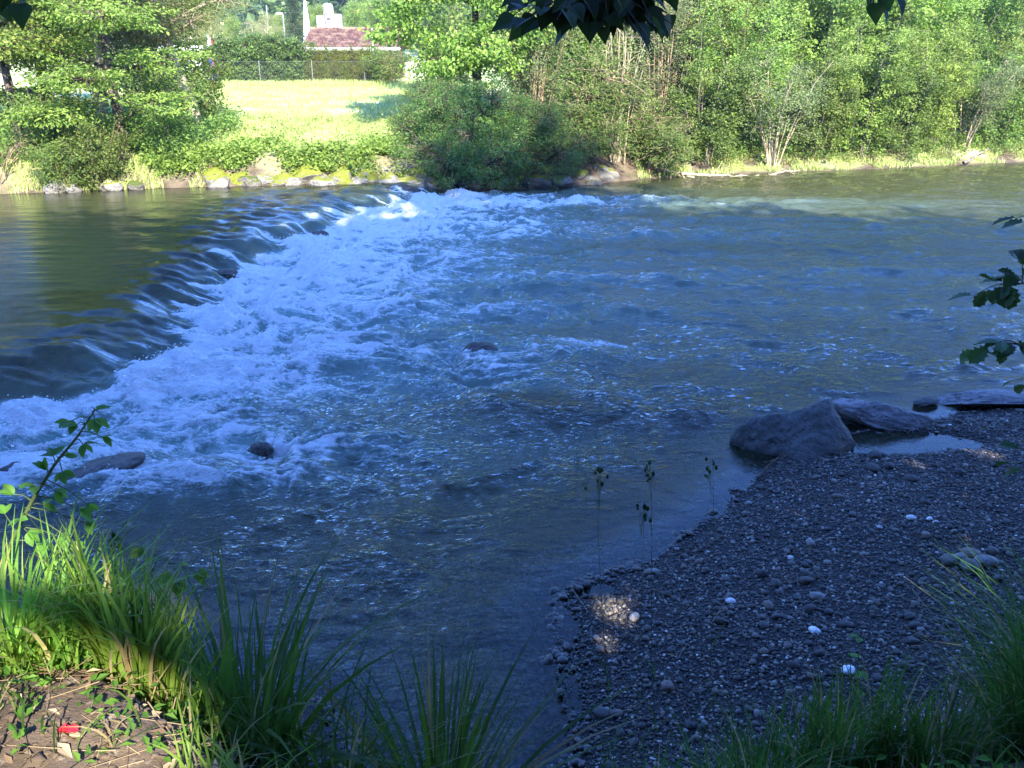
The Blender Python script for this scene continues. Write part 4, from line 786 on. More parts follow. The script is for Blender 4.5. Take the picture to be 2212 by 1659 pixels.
V = np.array([[.45, .4, e_ - .1], [.45, 6, e_ - .1], [.45, 3.2, r_ - .12], [wdt - .45, .4, e_ - .1], [wdt - .45, 6, e_ - .1], [wdt - .45, 3.2, r_ - .12]]); mb.add(V, [np.array([[0, 2, 1], [3, 4, 5]])]); mb.build('wall', M['wood_red'], house)
sl_ = math.hypot(3.2, r_ - e_); th_ = math.atan2(r_ - e_, 3.2)
mb = MB()
for k in range(14):                         # courses lapping each other
    y0, y1 = k * sl_ / 14, (k + 1) * sl_ / 14 + .03; V = []
    for x in np.linspace(0, wdt, 61): 
        w_ = 0.012 * math.sin(x * 26); V += [[x, y0, .035 + w_], [x, y1, .008 + w_]]
    i = np.arange(60)[:, None] * 2; mb.add(V, [i + np.array([[0, 2, 3, 1]])])
mb.add(*box((wdt / 2, sl_ / 2, -.05), (wdt - .02, sl_ - .02, .07)))
rf = mb.build('roof', M['tile'], house); rf.location = (0, 0, e_); rf.rotation_euler = (th_, 0, 0)
mb = MB(); mb.add(*box((wdt / 2, sl_ / 2, -.05), (wdt - .02, sl_ - .04, .07))); rb = mb.build('roof', M['tile'], house); rb.location = (wdt, 6.4, e_); rb.rotation_euler = (th_, 0, math.pi)
mb = MB(); mb.add(*tube([(0, 3.2, r_ + .02), (wdt, 3.2, r_ + .02)], np.array([.12, .12]), 8)); mb.build('ridge_cap', M['tile'], house, True)
mb = MB(); mb.add(*box((wdt / 2, -.06, e_ - .07), (wdt + .1, .05, .16))); mb.add(*tube([(-.05, -.13, e_ - .02), (wdt + .05, -.13, e_ - .02)], np.array([.07, .07]), 8)); mb.build('gutter', M['white_paint'], house, True)
cz = r_ - .35; ch = empty('chimney', (0, 0, 0)); ch.parent = house; c0 = gat(685, 62, 65.2)[0] - hx0; c1 = gat(736, 62, 65.2)[0] - hx0; cw = c1 - c0
mb = MB(); mb.add(*box((c0 + cw * .16, 3.6, cz + .6), (cw * .32, .6, 1.2))); mb.add(*box((c0 + cw * .48, 3.6, cz + .9), (cw * .34, .7, 1.8))); mb.add(*box((c0 + cw * .82, 3.6, cz + .65), (cw * .36, .6, 1.3)))
th = np.linspace(0, math.pi, 13); hd = np.stack([c0 + cw * .48 + cw * .17 * np.cos(th), 0 * th, cz + 1.78 + .22 * np.sin(th)], 1)   # rounded head of the middle block
Vh = np.vstack([hd + [0, 3.26, 0], hd + [0, 3.94, 0]]); i = np.arange(12); mb.add(Vh, [np.stack([i, i + 1, i + 14, i + 13], 1), np.arange(13)[None, ::-1], 13 + np.arange(13)[None]])
COL.objects.unlink(ch); bpy.data.objects.remove(ch)
cho = mb.build('chimney', M['plaster'], house)
mb = MB(); yy = 3.235; cc = c0 + cw * .50                                    # dark slots and marks on the chimney face
mb.add(*box((c0 + cw * .345, yy, cz + 1.18), (cw * .05, .03, 1.2)))
mb.add(*box((cc + .03, yy, cz + 1.68), (.07, .03, .34))); mb.add(*box((cc - .09, yy, cz + 1.30), (.09, .03, .26))); mb.add(*box((cc + .12, yy, cz + 1.30), (.08, .03, .26))); mb.add(*box((cc, yy, cz + 1.0), (.30, .03, .14))); mb.add(*box((cc - .16, yy, cz + .76), (.12, .03, .08))); mb.add(*box((cc + .16, yy, cz + .76), (.14, .03, .08)))
mb.build('slot', M['dark_metal'], cho)
def pole(name, dx, dy0, dy1, Y, r, label, cat, mat='steel', head=None, r1=None, bz=None):
    b, t_ = gat(dx, dy0, Y), gat(dx + (0), dy1, Y); z0 = gz1(b[0], Y) if bz is None else bz; root = empty(name, (b[0], Y, z0)); H = t_[2] - z0
    mb = MB(); mb.add(*tube([(0, 0, -.1), (0, 0, H)], np.array([r, r * .7 if r1 is None else r1]), 10)); mb.build('pole', M[mat], root, True)
    if head: head(root, H)
    return tag(root, label, cat)
pole('pole', 806, 110, 62, 60.5, .045, 'thin pale pole standing in front of the tiled roof', 'pole', 'white_paint')
def spire(root, H): pass
pole('mast', 663, 65, 3, 84, .62, 'white tapering mast rising behind the left end of the tiled roof', 'mast', 'white_paint', r1=.12)
def lamp_head(root, H):
    mb = MB(); mb.add(*tube([(0, 0, H), (-.06, 0, H + .08), (-.2, 0, H + .1)], np.array([.04, .04, .035]), 8)); mb.build('arm', M['steel'], root, True)
    mb = MB(); mb.add(*box((-.28, 0, H + .1), (.5, .25, .12))); mb.build('lamp_head', M['white_paint'], root)
pole('street_lamp', 617, 100, 32, 80, .09, 'street lamp with a flat white head above the hedge', 'street lamp', head=lamp_head)
pole('pole', 583, 100, 12, 95, .08, 'thin grey pole standing left of the street lamp', 'pole')
def sign_head(root, H):
    th = np.linspace(0, 2 * math.pi, 33)[:-1]
    for nm, mt, r0, r1, y in (('sign_rim', 'sign_red', .22, .30, -.05), ('sign_disc', 'sign_blue', 0, .22, -.052)):
        V = np.concatenate([np.stack([r_ * np.cos(th) * .62, np.full(32, yy_), H - .2 + r_ * np.sin(th)], 1) for r_, yy_ in ((max(r0, .001), y), (r1, y), (r1, y + .02), (max(r0, .001), y + .02))]); i = np.arange(32); F = [np.stack([k * 32 + i, k * 32 + (i + 1) % 32, ((k + 1) % 4) * 32 + (i + 1) % 32, ((k + 1) % 4) * 32 + i], 1) for k in range(4)]
        mesh_obj(nm, V, [np.concatenate(F)], M[mt], root)
M['sign_red'] = plain_mat('sign_red', (0.55, 0.03, 0.03), 0.4, 0.4, 0.05); M['sign_blue'] = plain_mat('sign_blue', (0.04, 0.10, 0.45), 0.4, 0.4, 0.05)
pole('sign_post', 462, 195, 128, 51.4, .035, 'grey post with a round blue and red road sign left of the hedge', 'road sign', head=sign_head)
def banner(root, H):
    V = np.array([[.08, 0, H - .1], [.55, .03, H - .15], [.6, .06, H - 2.3], [.08, 0, H - 2.4], [.08, .02, H - .1], [.55, .05, H - .15], [.6, .08, H - 2.3], [.08, .02, H - 2.4]]); mesh_obj('cloth', V, [np.array([[0, 1, 2, 3], [7, 6, 5, 4], [0, 4, 5, 1], [1, 5, 6, 2], [2, 6, 7, 3], [3, 7, 4, 0]])], M['white_paint'], root)
    mesh_obj('stripe', np.array([[.3, -.01, H - .14], [.5, 0, H - .17], [.55, .03, H - 2.28], [.42, .02, H - 2.3]]) , [np.array([[0, 1, 2, 3]])], M['sign_red'], root)
pole('flag', 457, 190, 72, 66, .04, 'narrow white and red flag hanging left of the hedge', 'flag', head=banner)
b = gat(476, 168, 53.0)
mb = MB(); mb.add(*tube([(0, -.45, 0), (0, -.40, .0)], np.array([.19, .19]), 20)); o = mb.build('disc', M['sign_blue'], None); root = empty('small_sign', (b[0], 52.6, 2.1)); o.parent = root; o.location = (0, 0, b[2] - 2.1)
mb = MB(); mb.add(*tube([(0, -.38, -.1), (0, -.38, b[2] - 2.1)], np.array([.02, .02]), 6)); mb.build('post', M['steel'], root, True); tag(root, 'small blue round sign low against the dark hedge', 'sign')
# white van half hidden behind the left bushes
vn = empty('parked_van', (gat(440, 170, 60)[0], 60, gz1(-18, 60)), 0.15); tag(vn, 'white van parked beyond the meadow, half hidden by the left bushes', 'van')
prof = np.array([(-2.4, .45), (2.35, .45), (2.45, .9), (2.2, 1.15), (1.5, 1.35), (.95, 1.95), (.6, 2.1), (-2.25, 2.12), (-2.45, 1.9)]); k = len(prof)
V = np.concatenate([np.stack([prof[:, 0], np.full(k, s * .92), prof[:, 1]], 1) for s in (-1, 1)]); i = np.arange(k)
bmv = bmesh.new(); vs = [bmv.verts.new(q) for q in V]; bmv.faces.new(vs[:k][::-1]); bmv.faces.new(vs[k:])
for q in range(k): bmv.faces.new([vs[q], vs[(q + 1) % k], vs[k + (q + 1) % k], vs[k + q]])
bmesh.ops.bevel(bmv, geom=bmv.edges[:], offset=.06, segments=2, affect='EDGES', profile=.6); me = bpy.data.meshes.new('body'); bmv.to_mesh(me); bmv.free(); me.materials.append(M['white_paint']); link(bpy.data.objects.new('body', me), vn)
for (x0, x1) in ((.2, 1.15), (-1.0, .05)):
    mb = MB(); mb.add(*box(((x0 + x1) / 2, -.925, 1.55), (x1 - x0, .03, .55))); mb.build('window', M['window_glass'], vn)
for x in (-1.5, 1.5):
    for s in (-1, 1):
        mb = MB(); mb.add(*tube([(x, s * .95, .34), (x, s * .72, .34)], np.array([.34, .34]), 20)); mb.build('wheel', M['dark_metal'], vn, True)

# trees beyond the houses, and the wooded hill
spruce = empty('spruce_tree'); rgs = np.random.default_rng(44); mb = MB(); mb.add(*tube([(0, 0, 0), (0, 0, 9)], np.array([.16, .03]), 8)); CL, OD = [], []
for k in range(26):
    z = 1.0 + k * .30; rr = 1.9 * (1 - z / 9.3) + .1
    for q in range(9):
        a = rgs.uniform(0, 6.28); d = np.array([math.cos(a), math.sin(a), -.25])
        for t_ in (.35, .65, .95): CL.append(np.array([0, 0, z]) + d * rr * t_); OD.append(d)
        mb.add(*tube([(0, 0, z), tuple(np.array([0, 0, z]) + d * rr)], np.array([.025, .008]), 4, False))
mb.build('trunk', M['bark_brown'], spruce, True); crown_mesh('crown', np.array(CL), np.array(OD), rgs, 24, .16, .5, .14, M['needle'], spruce, droop=.4, wid=.35)
put(spruce, gat(640, 100, 72)[0], 72, .78, 0, 'dark spruce standing left of the tiled roof', 'tree', z=1.6)
BT = [(470, 78, .8, 'will'), (505, 92, .75, 'back'), (540, 104, .85, 'will'), (568, 84, .72, 'will'), (592, 78, .80, 'will'), (612, 96, .8, 'back'), (700, 92, .9, 'back'), (735, 84, .85, 'will'), (770, 90, .95, 'back'), (430, 84, .9, 'back'), (405, 74, .9, 'will'), (820, 86, 1.0, 'back'), (665, 100, .85, 'back')]
BL = ['left of the flag', 'right of the flag', 'above the left part of the hedge', 'pale, left of the street lamp', 'pale, tallest beside the street lamp', 'behind the street lamp', 'behind the white chimney', 'with yellowish leaves behind the white chimney', 'right of the white chimney', 'behind the white van', 'left of the white van', 'behind the right end of the roof', 'behind the white mast']
for k, ((dx, Y_, s, pr), lb) in enumerate(zip(BT, BL)):
    put(will if pr == 'will' else back, gat(dx, 100, Y_)[0], Y_, s * .62, k * 1.7, 'hazy tree beyond the hedge, ' + lb, 'tree', 'trees beyond the hedge')
rng = np.random.default_rng(55)
N = 2600; x = rng.uniform(-230, 150, N); y = rng.uniform(118, 470, N); z = gz(x, y); hh_ = rng.uniform(6, 11, N); con = (fbm(x / 40, y / 40, 3, 2) > 0.05) & (rng.random(N) < .7)
K = 9; cx = np.repeat(x, K); cy = np.repeat(y, K); cz_ = np.repeat(z, K); H_ = np.repeat(hh_, K); cn = np.repeat(con, K); u = rng.random(N * K)
rad = np.where(cn, H_ * .24 * (1.05 - u), H_ * .36 * np.sqrt(np.clip(1 - (2 * u - 1) ** 2, .05, 1))); a = rng.uniform(0, 6.28, N * K)
C = np.stack([cx + np.cos(a) * rad * .8, cy + np.sin(a) * rad * .8, cz_ + H_ * (0.25 + .75 * u)], 1); od = np.stack([np.cos(a), np.sin(a), 0.6 * u], 1)
tn = np.repeat(np.where(con, rng.uniform(0, .25, N), rng.uniform(.25, .9, N)), K)
per = 9; Cc = (C[:, None] + rng.normal(size=(len(C), per, 3)) * (0.10 * H_)[:, None, None]).reshape(-1, 3)
V, F = leaf_quads(Cc, np.repeat(H_, per) * .16 * rng.uniform(.6, 1.3, len(Cc)), rng, np.repeat(od, per, 0), .2, .8)
tag(mesh_obj('hill_forest', V, F, M['forest'], None, False, fattrs={'tone': np.clip(np.repeat(tn, per) + rng.normal(0, .08, len(Cc)), 0, .9)}), 'hazy mixed forest covering the hill beyond the houses', 'forest', kind='stuff')

# ------------------------------------------------------------------ near bank: tall shade trees behind the viewer and their low branches
FLECKS = [((-1.5, 2.05, 2.35), .50), ((-1.04, 2.1, 2.3), .27), ((-1.9, 2.8, 2.2), .34), ((0.82, 5.5, .15), .20), ((0.62, 5.25, .12), .10), ((1.0, 5.72, .15), .09), ((.75, 5.0, .15), .07), ((3.05, 6.4, .25), .08)]
def shade_tree(x, y, H, R_, seed, label, low=0.22):
    rng = np.random.default_rng(seed); root = empty('shade_tree', (x, y, 2.2)); mb = MB()
    pts = np.stack([0.25 * np.sin(np.linspace(0, 3, 9) + seed), 0.2 * np.cos(np.linspace(0, 3, 9) + seed), np.linspace(-.2, H * .93, 9)], 1); mb.add(*tube(pts, np.linspace(.42, .06, 9), 10))
    blobs = [(0, 0, H * .80, R_ * .8, R_ * .7, H * .17)]
    for k in range(9):
        a = k * 2.4 + seed; zz = H * (low + .68 * k / 9); blobs.append((math.cos(a) * R_ * .55, math.sin(a) * R_ * .45, zz, R_ * .68, R_ * .6, H * .13))
    for b in blobs: limbs_to(mb, np.array([0, 0, max(1.5, b[2] - 2.2)]) , [b[:3]], .12, rng, 6)
    mb.build('trunk', M['bark_brown'], root, True)
    cl, od = ell_clusters(blobs, 760, rng, .30); w = np.array([x, y, 2.2])
    crown_mesh('crown', cl, od, rng, 28, .42, .7, .33, M['leaf_near'], root, wid=.8, cull=lambda C: cut_ray(C + w, FLECKS))
    return tag(root, label, 'tree', 'tall shade trees behind the viewpoint')
for k, (x, y, H, R_) in enumerate([(-16, -5, 18.5, 4.2), (-11, -4.5, 18.5, 4), (-6.5, -5.5, 19.5, 4), (-2, -4.5, 18, 4), (2.5, -5, 20, 4), (6.5, -4.2, 22, 3.9), (10.2, -4.5, 26, 4), (14.5, -4, 19.5, 4), (19, -3.5, 18.5, 4), (24, -3, 19, 4), (29, -2.5, 18.5, 4.2), (34, -2, 18.5, 4.2)]):
    shade_tree(x, y, H, R_, 70 + k, 'tall leafy tree on the near bank, ' + ['first', 'second', 'third', 'fourth', 'fifth', 'sixth', 'seventh', 'eighth', 'ninth', 'tenth', 'eleventh', 'twelfth'][k] + ' from the left behind the viewpoint', low=.16)

def leaf_shape(kind):
    if kind == 'heart':   # pointed heart with a few coarse teeth
        half = [(0, .0), (.26, -.10), (.44, .05), (.47, .22), (.43, .36), (.38, .46), (.29, .60), (.24, .66), (.14, .80), (0, 1.02)]
    elif kind == 'lobed':
        half = [(0, 0), (.12, .06), (.26, .12), (.19, .24), (.36, .36), (.27, .46), (.42, .62), (.28, .70), (.30, .84), (.12, .90), (0, 1.0)]
    else:                 # plain oval, toothed
        half = [(0, 0), (.16, .10), (.27, .26), (.25, .30), (.31, .44), (.28, .50), (.27, .64), (.20, .70), (.14, .84), (0, 1.0)]
    h = np.array(half); n = len(h); 
    V = [(0, y, 0) for _, y in half]; R_ = [(x, y, 0.30 * x) for x, y in half[1:-1]]; L_ = [(-x, y, 0.30 * x) for x, y in half[1:-1]]
    V = np.array(V + R_ + L_, float); V[:, 2] -= 0.18 * V[:, 1] ** 2; F4 = []; F3 = []
    for o, fl in ((n, False), (n + n - 2, True)):
        tri = [[0, o, 1]] + [[n - 2, o + n - 3, n - 1]]; q = [[k, o + k - 1, o + k, k + 1] for k in range(1, n - 2)]
        F3 += [t[::-1] for t in tri] if fl else tri; F4 += [t[::-1] for t in q] if fl else q
    return V, np.array(F4), np.array(F3)
def place_leaves(mb, kind, P, D, Nn, S, tones):
    V0, F4, F3 = leaf_shape(kind)
    for p, d, n, s, t_ in zip(P, D, Nn, S, tones):
        d = unit(np.asarray(d, float)); n = np.asarray(n, float); n = unit(n - d * (n @ d)); b = np.cross(d, n)
        mb.add(p + s * (V0[:, :1] * b + V0[:, 1:2] * d + V0[:, 2:] * n), [F4], t_); mb.add(p + s * (V0[:, :1] * b + V0[:, 1:2] * d + V0[:, 2:] * n), [F3], t_)
def leafy_branch(root, main, twig_ends, kind, size, per, seed, leaf, bark='bark_brown', r=.012, hang=.5, spread=.5):
    rng = np.random.default_rng(seed); mb = MB(); main = np.array(main, float); k = len(main); tt = np.linspace(0, k - 1, 4 * k); P = np.stack([np.interp(tt, np.arange(k), main[:, a]) for a in range(3)], 1)
    mb.add(*tube(P, np.linspace(r, r * .35, len(P)), 7)); lf = MB()
    for e in twig_ends:
        e = np.array(e, float); s = P[np.argmin(np.linalg.norm(P - e, axis=1))]; m_ = (s + e) / 2 + np.array([0, 0, .05]); tp = np.array([(1 - t) ** 2 * s + 2 * t * (1 - t) * m_ + t * t * e for t in np.linspace(0, 1, 7)])
        mb.add(*tube(tp, np.linspace(r * .35, r * .12, 7), 5)); ax = unit(e - s)
        for q in range(per):
            t = (q + .6) / per; p = np.array([np.interp(t * 6, np.arange(7), tp[:, a]) for a in range(3)])
            side = np.cross(ax, [0, 0, 1.0]); side = unit(side) * (1 if q % 2 else -1); d = ax * .7 + side * spread * 1.3 + rng.normal(0, .25, 3) + np.array([0, 0, -hang]); sz = size * rng.uniform(.7, 1.2)
            st_ = p + unit(d) * size * .25; mb.add(*tube([p, st_], np.array([r * .1, r * .08]), 4, False))
            place_leaves(lf, kind, [st_], [d], [np.array([0, -.35, 1.0]) + rng.normal(0, .35, 3)], [sz], [rng.uniform(.1, .8)])
    mb.build('branch', M[bark], root, True); lf.build('leaves', M[leaf], root, False)
lt = empty('linden_tree', (0.8, -1.2, 2.3)); tag(lt, 'near tree whose low branch of dark heart-shaped leaves hangs into the top of the view', 'tree')
lo = np.array([0.8, -1.2, 2.3])
mbl = MB(); mbl.add(*tube([(0, 0, -.2), (.05, 0, 2), (0, .1, 4.5), (.1, 0, 9)], np.array([.24, .2, .16, .05]), 10))
mbl.add(*tube([(0, .05, 3.2), (.0, 1.5, 3.5), (-.1, 3.2, 2.9), (-.1, 4.2, 2.35)], np.array([.08, .055, .03, .014]), 8))
for h_ in ((2.5, 5.2, 6.6), (4.6, 3.6, 6.0), (.4, 3.4, 7.4), (-1.6, 1.6, 6.8)): limbs_to(mbl, np.array([0, .2, 4.8]), [h_], .09, np.random.default_rng(int(h_[0] * 10) + 50), 7)  # unseen limbs added for the overhead canopy that darkens the gravel
mbl.build('trunk', M['bark_brown'], lt, True)
cl, od = ell_clusters([(0, -1, 7, 2.2, 1.8, 2), (1, -.4, 9, 2, 1.6, 1.6), (-1, -1.2, 5.6, 1.6, 1.3, 1), (2.5, 5.2, 7.2, 2.6, 2.0, 1.0), (4.6, 3.6, 6.6, 2.4, 2.2, 1.0), (.4, 3.4, 8.0, 2.2, 2.0, .9), (-1.6, 1.6, 7.4, 2.0, 1.8, 1.0)], 620, np.random.default_rng(3), .3)  # forward blobs: unseen canopy added overhead to darken the gravel
crown_mesh('crown', cl, od, np.random.default_rng(4), 26, .34, .6, .15, M['leaf_near'], lt, wid=.9, cull=lambda C: cut_ray(C + lo, FLECKS))
TW = []
rq = np.random.default_rng(77)
for k in range(62):
    dx = 1085 + 375 * rq.random(); lim = np.interp(dx, [1085, 1130, 1190, 1260, 1300, 1350, 1420, 1462], [58, 62, 40, 78, 85, 66, 72, 62]); TW.append(at(dx, lim - (lim + 40) * rq.random() ** 1.3, 3.2 + .15 * rq.normal()) - lo)
leafy_branch(lt, [(-.1, 4.0, 2.4), at(1290, -60, 3.15) - lo, at(1300, 10, 3.2) - lo], TW, 'heart', .078, 3, 9, 'leaf_near', hang=.35)
leafy_branch(lt, [(-.05, 3.6, 2.65), at(1700, -120, 3.1) - lo, at(1890, -35, 3.2) - lo], [at(1885, 22, 3.2) - lo, at(1935, 2, 3.2) - lo, at(1902, 30, 3.22) - lo], 'heart', .075, 2, 10, 'leaf_near', hang=.7)
leafy_branch(lt, [(-.1, 3.6, 2.7), at(500, -160, 3.1) - lo, at(20, -20, 3.2) - lo], [at(8, 18, 3.2) - lo, at(52, 22, 3.2) - lo, at(18, 30, 3.25) - lo], 'heart', .07, 2, 12, 'leaf_near', hang=.7)
rt = empty('oak_sapling', (3.6, 2.6, 2.2)); ro = np.array([3.6, 2.6, 2.2]); tag(rt, 'young near tree reaching in from the right edge with dark lobed leaves', 'tree')
mb = MB(); mb.add(*tube([(0, 0, -.3), (-.1, .2, .9), (.0, .3, 2.2), (.1, .4, 3.6)], np.array([.05, .042, .03, .012]), 8)); mb.build('trunk', M['bark_brown'], rt, True)
Y_ = 3.5
leafy_branch(rt, [(-.05, .25, 1.6), at(2290, 600, Y_) - ro, at(2190, 615, Y_) - ro], [at(2098, 645, Y_) - ro, at(2150, 628, Y_) - ro, at(2178, 632, Y_) - ro, at(2205, 570, Y_) - ro, at(2200, 605, Y_) - ro], 'lobed', .085, 4, 14, 'leaf_near', r=.008, hang=.15)
leafy_branch(rt, [(-.08, .22, 1.2), at(2290, 740, Y_) - ro, at(2200, 745, Y_) - ro], [at(2105, 765, Y_) - ro, at(2140, 750, Y_) - ro, at(2170, 765, Y_) - ro, at(2205, 750, Y_) - ro], 'lobed', .085, 4, 15, 'leaf_near', r=.008, hang=.3)
leafy_branch(rt, [(0, .3, 2.0), at(2290, 470, Y_) - ro], [at(2185, 478, Y_) - ro, at(2205, 490, Y_) - ro], 'lobed', .085, 2, 16, 'leaf_near', r=.008, hang=.3)
leafy_branch(rt, [(-.08, .22, 1.0), at(2290, 830, Y_) - ro], [at(2165, 828, Y_) - ro, at(2200, 838, Y_) - ro], 'lobed', .06, 2, 17, 'leaf_near', r=.006, hang=.3)
leafy_branch(rt, [(-.12, .25, .5), at(2290, 1000, Y_) - ro], [at(2170, 1010, Y_) - ro, at(2200, 1025, Y_) - ro, at(2190, 975, Y_) - ro], 'lobed', .09, 2, 18, 'leaf_near', r=.006, hang=.3)

# ------------------------------------------------------------------ near bank: grass tufts, bramble, small plants, litter
def tuft(px, py, Y_, nb, H, R_, w, mat, label, seed, bend=(.25, .9), azc=None, broad=0):
    rng = np.random.default_rng(seed); b = at(px, py, Y_); z = gz1(b[0], Y_); a = rng.uniform(0, 6.28, nb); r = R_ * np.sqrt(rng.random(nb))
    L = np.stack([np.cos(a) * r, np.sin(a) * r * .7, np.zeros(nb)], 1); L[:, 2] = gz(L[:, 0] + b[0], L[:, 1] + Y_) - z - .02
    az = a + rng.normal(0, .7, nb) if azc is None else rng.normal(azc, 1.1, nb)
    V, F, s_ = blades(L, H * rng.uniform(.45, 1.1, nb), rng, bend, w * rng.uniform(.6, 1.3, nb), 6, az); t_ = rng.uniform(.15, .85, nb); t_[rng.random(nb) < .09] = .98
    o = mesh_obj('grass_tuft', V, F, M[mat], None, False, fattrs={'tone': np.tile(t_, s_)}); o.location = (b[0], Y_, z); return tag(o, label, 'grass tuft', 'grass tufts on the near bank')
tuft(30, 1480, 2.02, 260, .52, .20, .010, 'grass_sunlit', 'bright grass tuft at the left edge at the foot of the bramble', 101)
tuft(150, 1490, 2.02, 280, .58, .14, .010, 'grass_sunlit', 'sunlit grass tuft arching right in the middle of the left bank', 102, azc=.3)
tuft(305, 1510, 2.0, 260, .60, .10, .012, 'grass_sunlit', 'sunlit upright grass clump right of the arching tuft', 103, bend=(.08, .5))
tuft(390, 1560, 2.0, 110, .42, .10, .009, 'grass_sunlit', 'half shaded grass clump beside the dark tuft', 104)
tuft(545, 1690, 2.1, 250, .98, .12, .017, 'grass_shaded', 'large dark grass tuft spreading over the water left of centre', 105, bend=(.2, 1.0))
tuft(700, 1760, 2.0, 130, .80, .12, .007, 'grass_shaded', 'dark thin grass at the right foot of the large dark tuft', 106)
tuft(940, 1700, 2.2, 240, 1.06, .07, .017, 'grass_shaded', 'dark grass tuft standing alone in front of the shallow water', 107, bend=(.2, 1.0))
tuft(1470, 1700, 2.9, 170, .55, .22, .009, 'grass_shaded', 'grass tuft at the left foot of the gravel shore', 108)
tuft(1650, 1650, 2.9, 300, .66, .24, .010, 'grass_shaded', 'broad arching tuft in the middle of the lower right bank', 109)
tuft(1820, 1640, 2.95, 260, .64, .22, .010, 'grass_shaded', 'upright grass tuft right of the broad arching tuft', 110, bend=(.1, .7))
tuft(2000, 1690, 2.8, 240, .52, .22, .009, 'grass_shaded', 'short dark tuft near the lower right corner', 111)
tuft(2280, 1560, 2.7, 380, 1.0, .20, .010, 'grass_shaded', 'tall grass leaning in from the right edge', 112, azc=2.9)
tuft(2250, 1450, 3.1, 200, .8, .2, .010, 'grass_shaded', 'grass behind the tall grass at the right edge', 113, azc=2.6)
tuft(1380, 1720, 2.8, 90, .75, .14, .006, 'grass_shaded', 'thin sparse grass at the water corner of the gravel', 114, bend=(.05, .5))
rng = np.random.default_rng(12)
x = rng.uniform(-2.4, 4.6, 5200); y = rng.uniform(1.2, 5.0, 5200); z = gz(x, y); n = sd_near(x, y); dens = fbm(x * 1.6, y * 1.6, 33, 3) + .35 * (x > .4) + .3 * ((x < -.8) & (y > 2.35)) - .35 * ((x < -.6) & (y < 2.2))
k = (n > .05) & (z > .33) & (dens > .02); B = np.stack([x, y, z - .01], 1)[k]
grass_obj('ground_grass', B, rng.uniform(.05, .28, len(B)), M['grass_shaded'], 'short mixed grass on the near bank', .007, (.2, 1.0), 4, (.1, .8), .15)
B2 = B[rng.random(len(B)) < .14]; C = np.repeat(B2, 6, 0) + rng.normal(0, .04, (len(B2) * 6, 3)) + np.array([0, 0, .06]); V, F = leaf_quads(C, rng.uniform(.02, .055, len(C)), rng, None, .1, .6, 1.2)
tag(mesh_obj('ground_plants', V, F, M['leaf_bramble'], None, False, fattrs={'tone': rng.uniform(0, .8, len(C))}), 'small leafy weeds in the near bank grass', 'plants', kind='stuff')
N = 2600; x = rng.uniform(-2.0, -.2, N); y = rng.uniform(1.3, 2.4, N); V, F = rock_verts(1, 3, 4, flat=.5); V = V[None] * np.stack([rng.gamma(2, .0022, N) + .002] * 3, 1)[:, None] * np.array([1.2, .9, .55]) * (1 + rng.normal(0, .22, (N, len(V), 1))) + np.stack([x, y, gz(x, y)], 1)[:, None]
nv = V.shape[1]; tag(mesh_obj('dirt_clods', V.reshape(-1, 3), [(F[None] + np.arange(N)[:, None, None] * nv).reshape(-1, 3)], M['ground'], None, True, {'beach': np.zeros(N * nv), 'meadow': np.zeros(N * nv)}), 'small clods and stones on the bare earth', 'soil', kind='stuff')
M['litter'] = leaf_mat('dry_litter', (0.13, 0.085, 0.05), (0.40, 0.32, 0.20), 0.2)
N = 900; x = rng.uniform(-2.0, 0.3, N); y = rng.uniform(1.3, 2.6, N); C = np.stack([x, y, gz(x, y) + .006], 1); V, F = leaf_quads(C, rng.uniform(.015, .06, N), rng, None, .0, .45, 2.2)
a_ = rng.uniform(0, 6.28, 700); x = rng.uniform(-2.0, 0, 700); y = rng.uniform(1.4, 2.4, 700); c0_ = np.stack([x, y, gz(x, y) + .006], 1); d_ = np.stack([np.cos(a_), np.sin(a_), rng.normal(0, .12, 700)], 1) * rng.uniform(.03, .12, (700, 1)); V2, F2 = twigs(c0_ - d_, c0_ + d_, .0016, .0008)
tag(mesh_obj('leaf_litter', np.vstack([V, V2]), [F[0], F2[0] + len(V)], M['litter'], None, False, fattrs={'tone': rng.uniform(0, .9, N + len(F2[0]))}), 'dry leaves and straw on the bare earth', 'leaf litter', kind='stuff')
x = rng.uniform(-2.2, -.55, 2600); y = rng.uniform(1.45, 2.2, 2600); kk = rng.random(2600) < sstep(1.65, 2.1, y + .25 * fbm(x * 3, y * 3, 5, 2) + .6 * (x > -.75)); B = np.stack([x, y, gz(x, y) - .01], 1)[kk]
grass_obj('ground_grass', B, rng.uniform(.05, .24, len(B)), M['grass_sunlit'], 'low grass thinning out onto the bare earth', .006, (.2, 1.1), 4, (.1, .85), .25)
x = rng.uniform(-1.9, -.75, 150); y = 1.5 + .55 * rng.random(150) ** .6; C = np.repeat(np.stack([x, y, gz(x, y)], 1), 9, 0) + rng.normal(0, .022, (1350, 3)) * [1, 1, .6] + [0, 0, .035]; C = C[rng.random(1350) < .55]; V, F = leaf_quads(C, rng.uniform(.015, .038, len(C)), rng, None, .0, .5, 1.2)
tag(mesh_obj('ground_plants', V, F, M['leaf_bramble'], None, False, fattrs={'tone': rng.uniform(0, .9, len(C))}), 'seedlings scattered over the bare earth', 'plants', kind='stuff')
x = rng.uniform(0.5, 6.5, 500); y = rng.uniform(4.2, 9.4, 500); k = (sd_near(x, y) > .1) & (gz(x, y) < .6); x, y = x[k], y[k]; N = len(x); C = np.stack([x, y, gz(x, y) + .03], 1); V, F = leaf_quads(C[:N // 2], rng.uniform(.03, .07, N // 2), rng, None, .0, .45, 2.0)
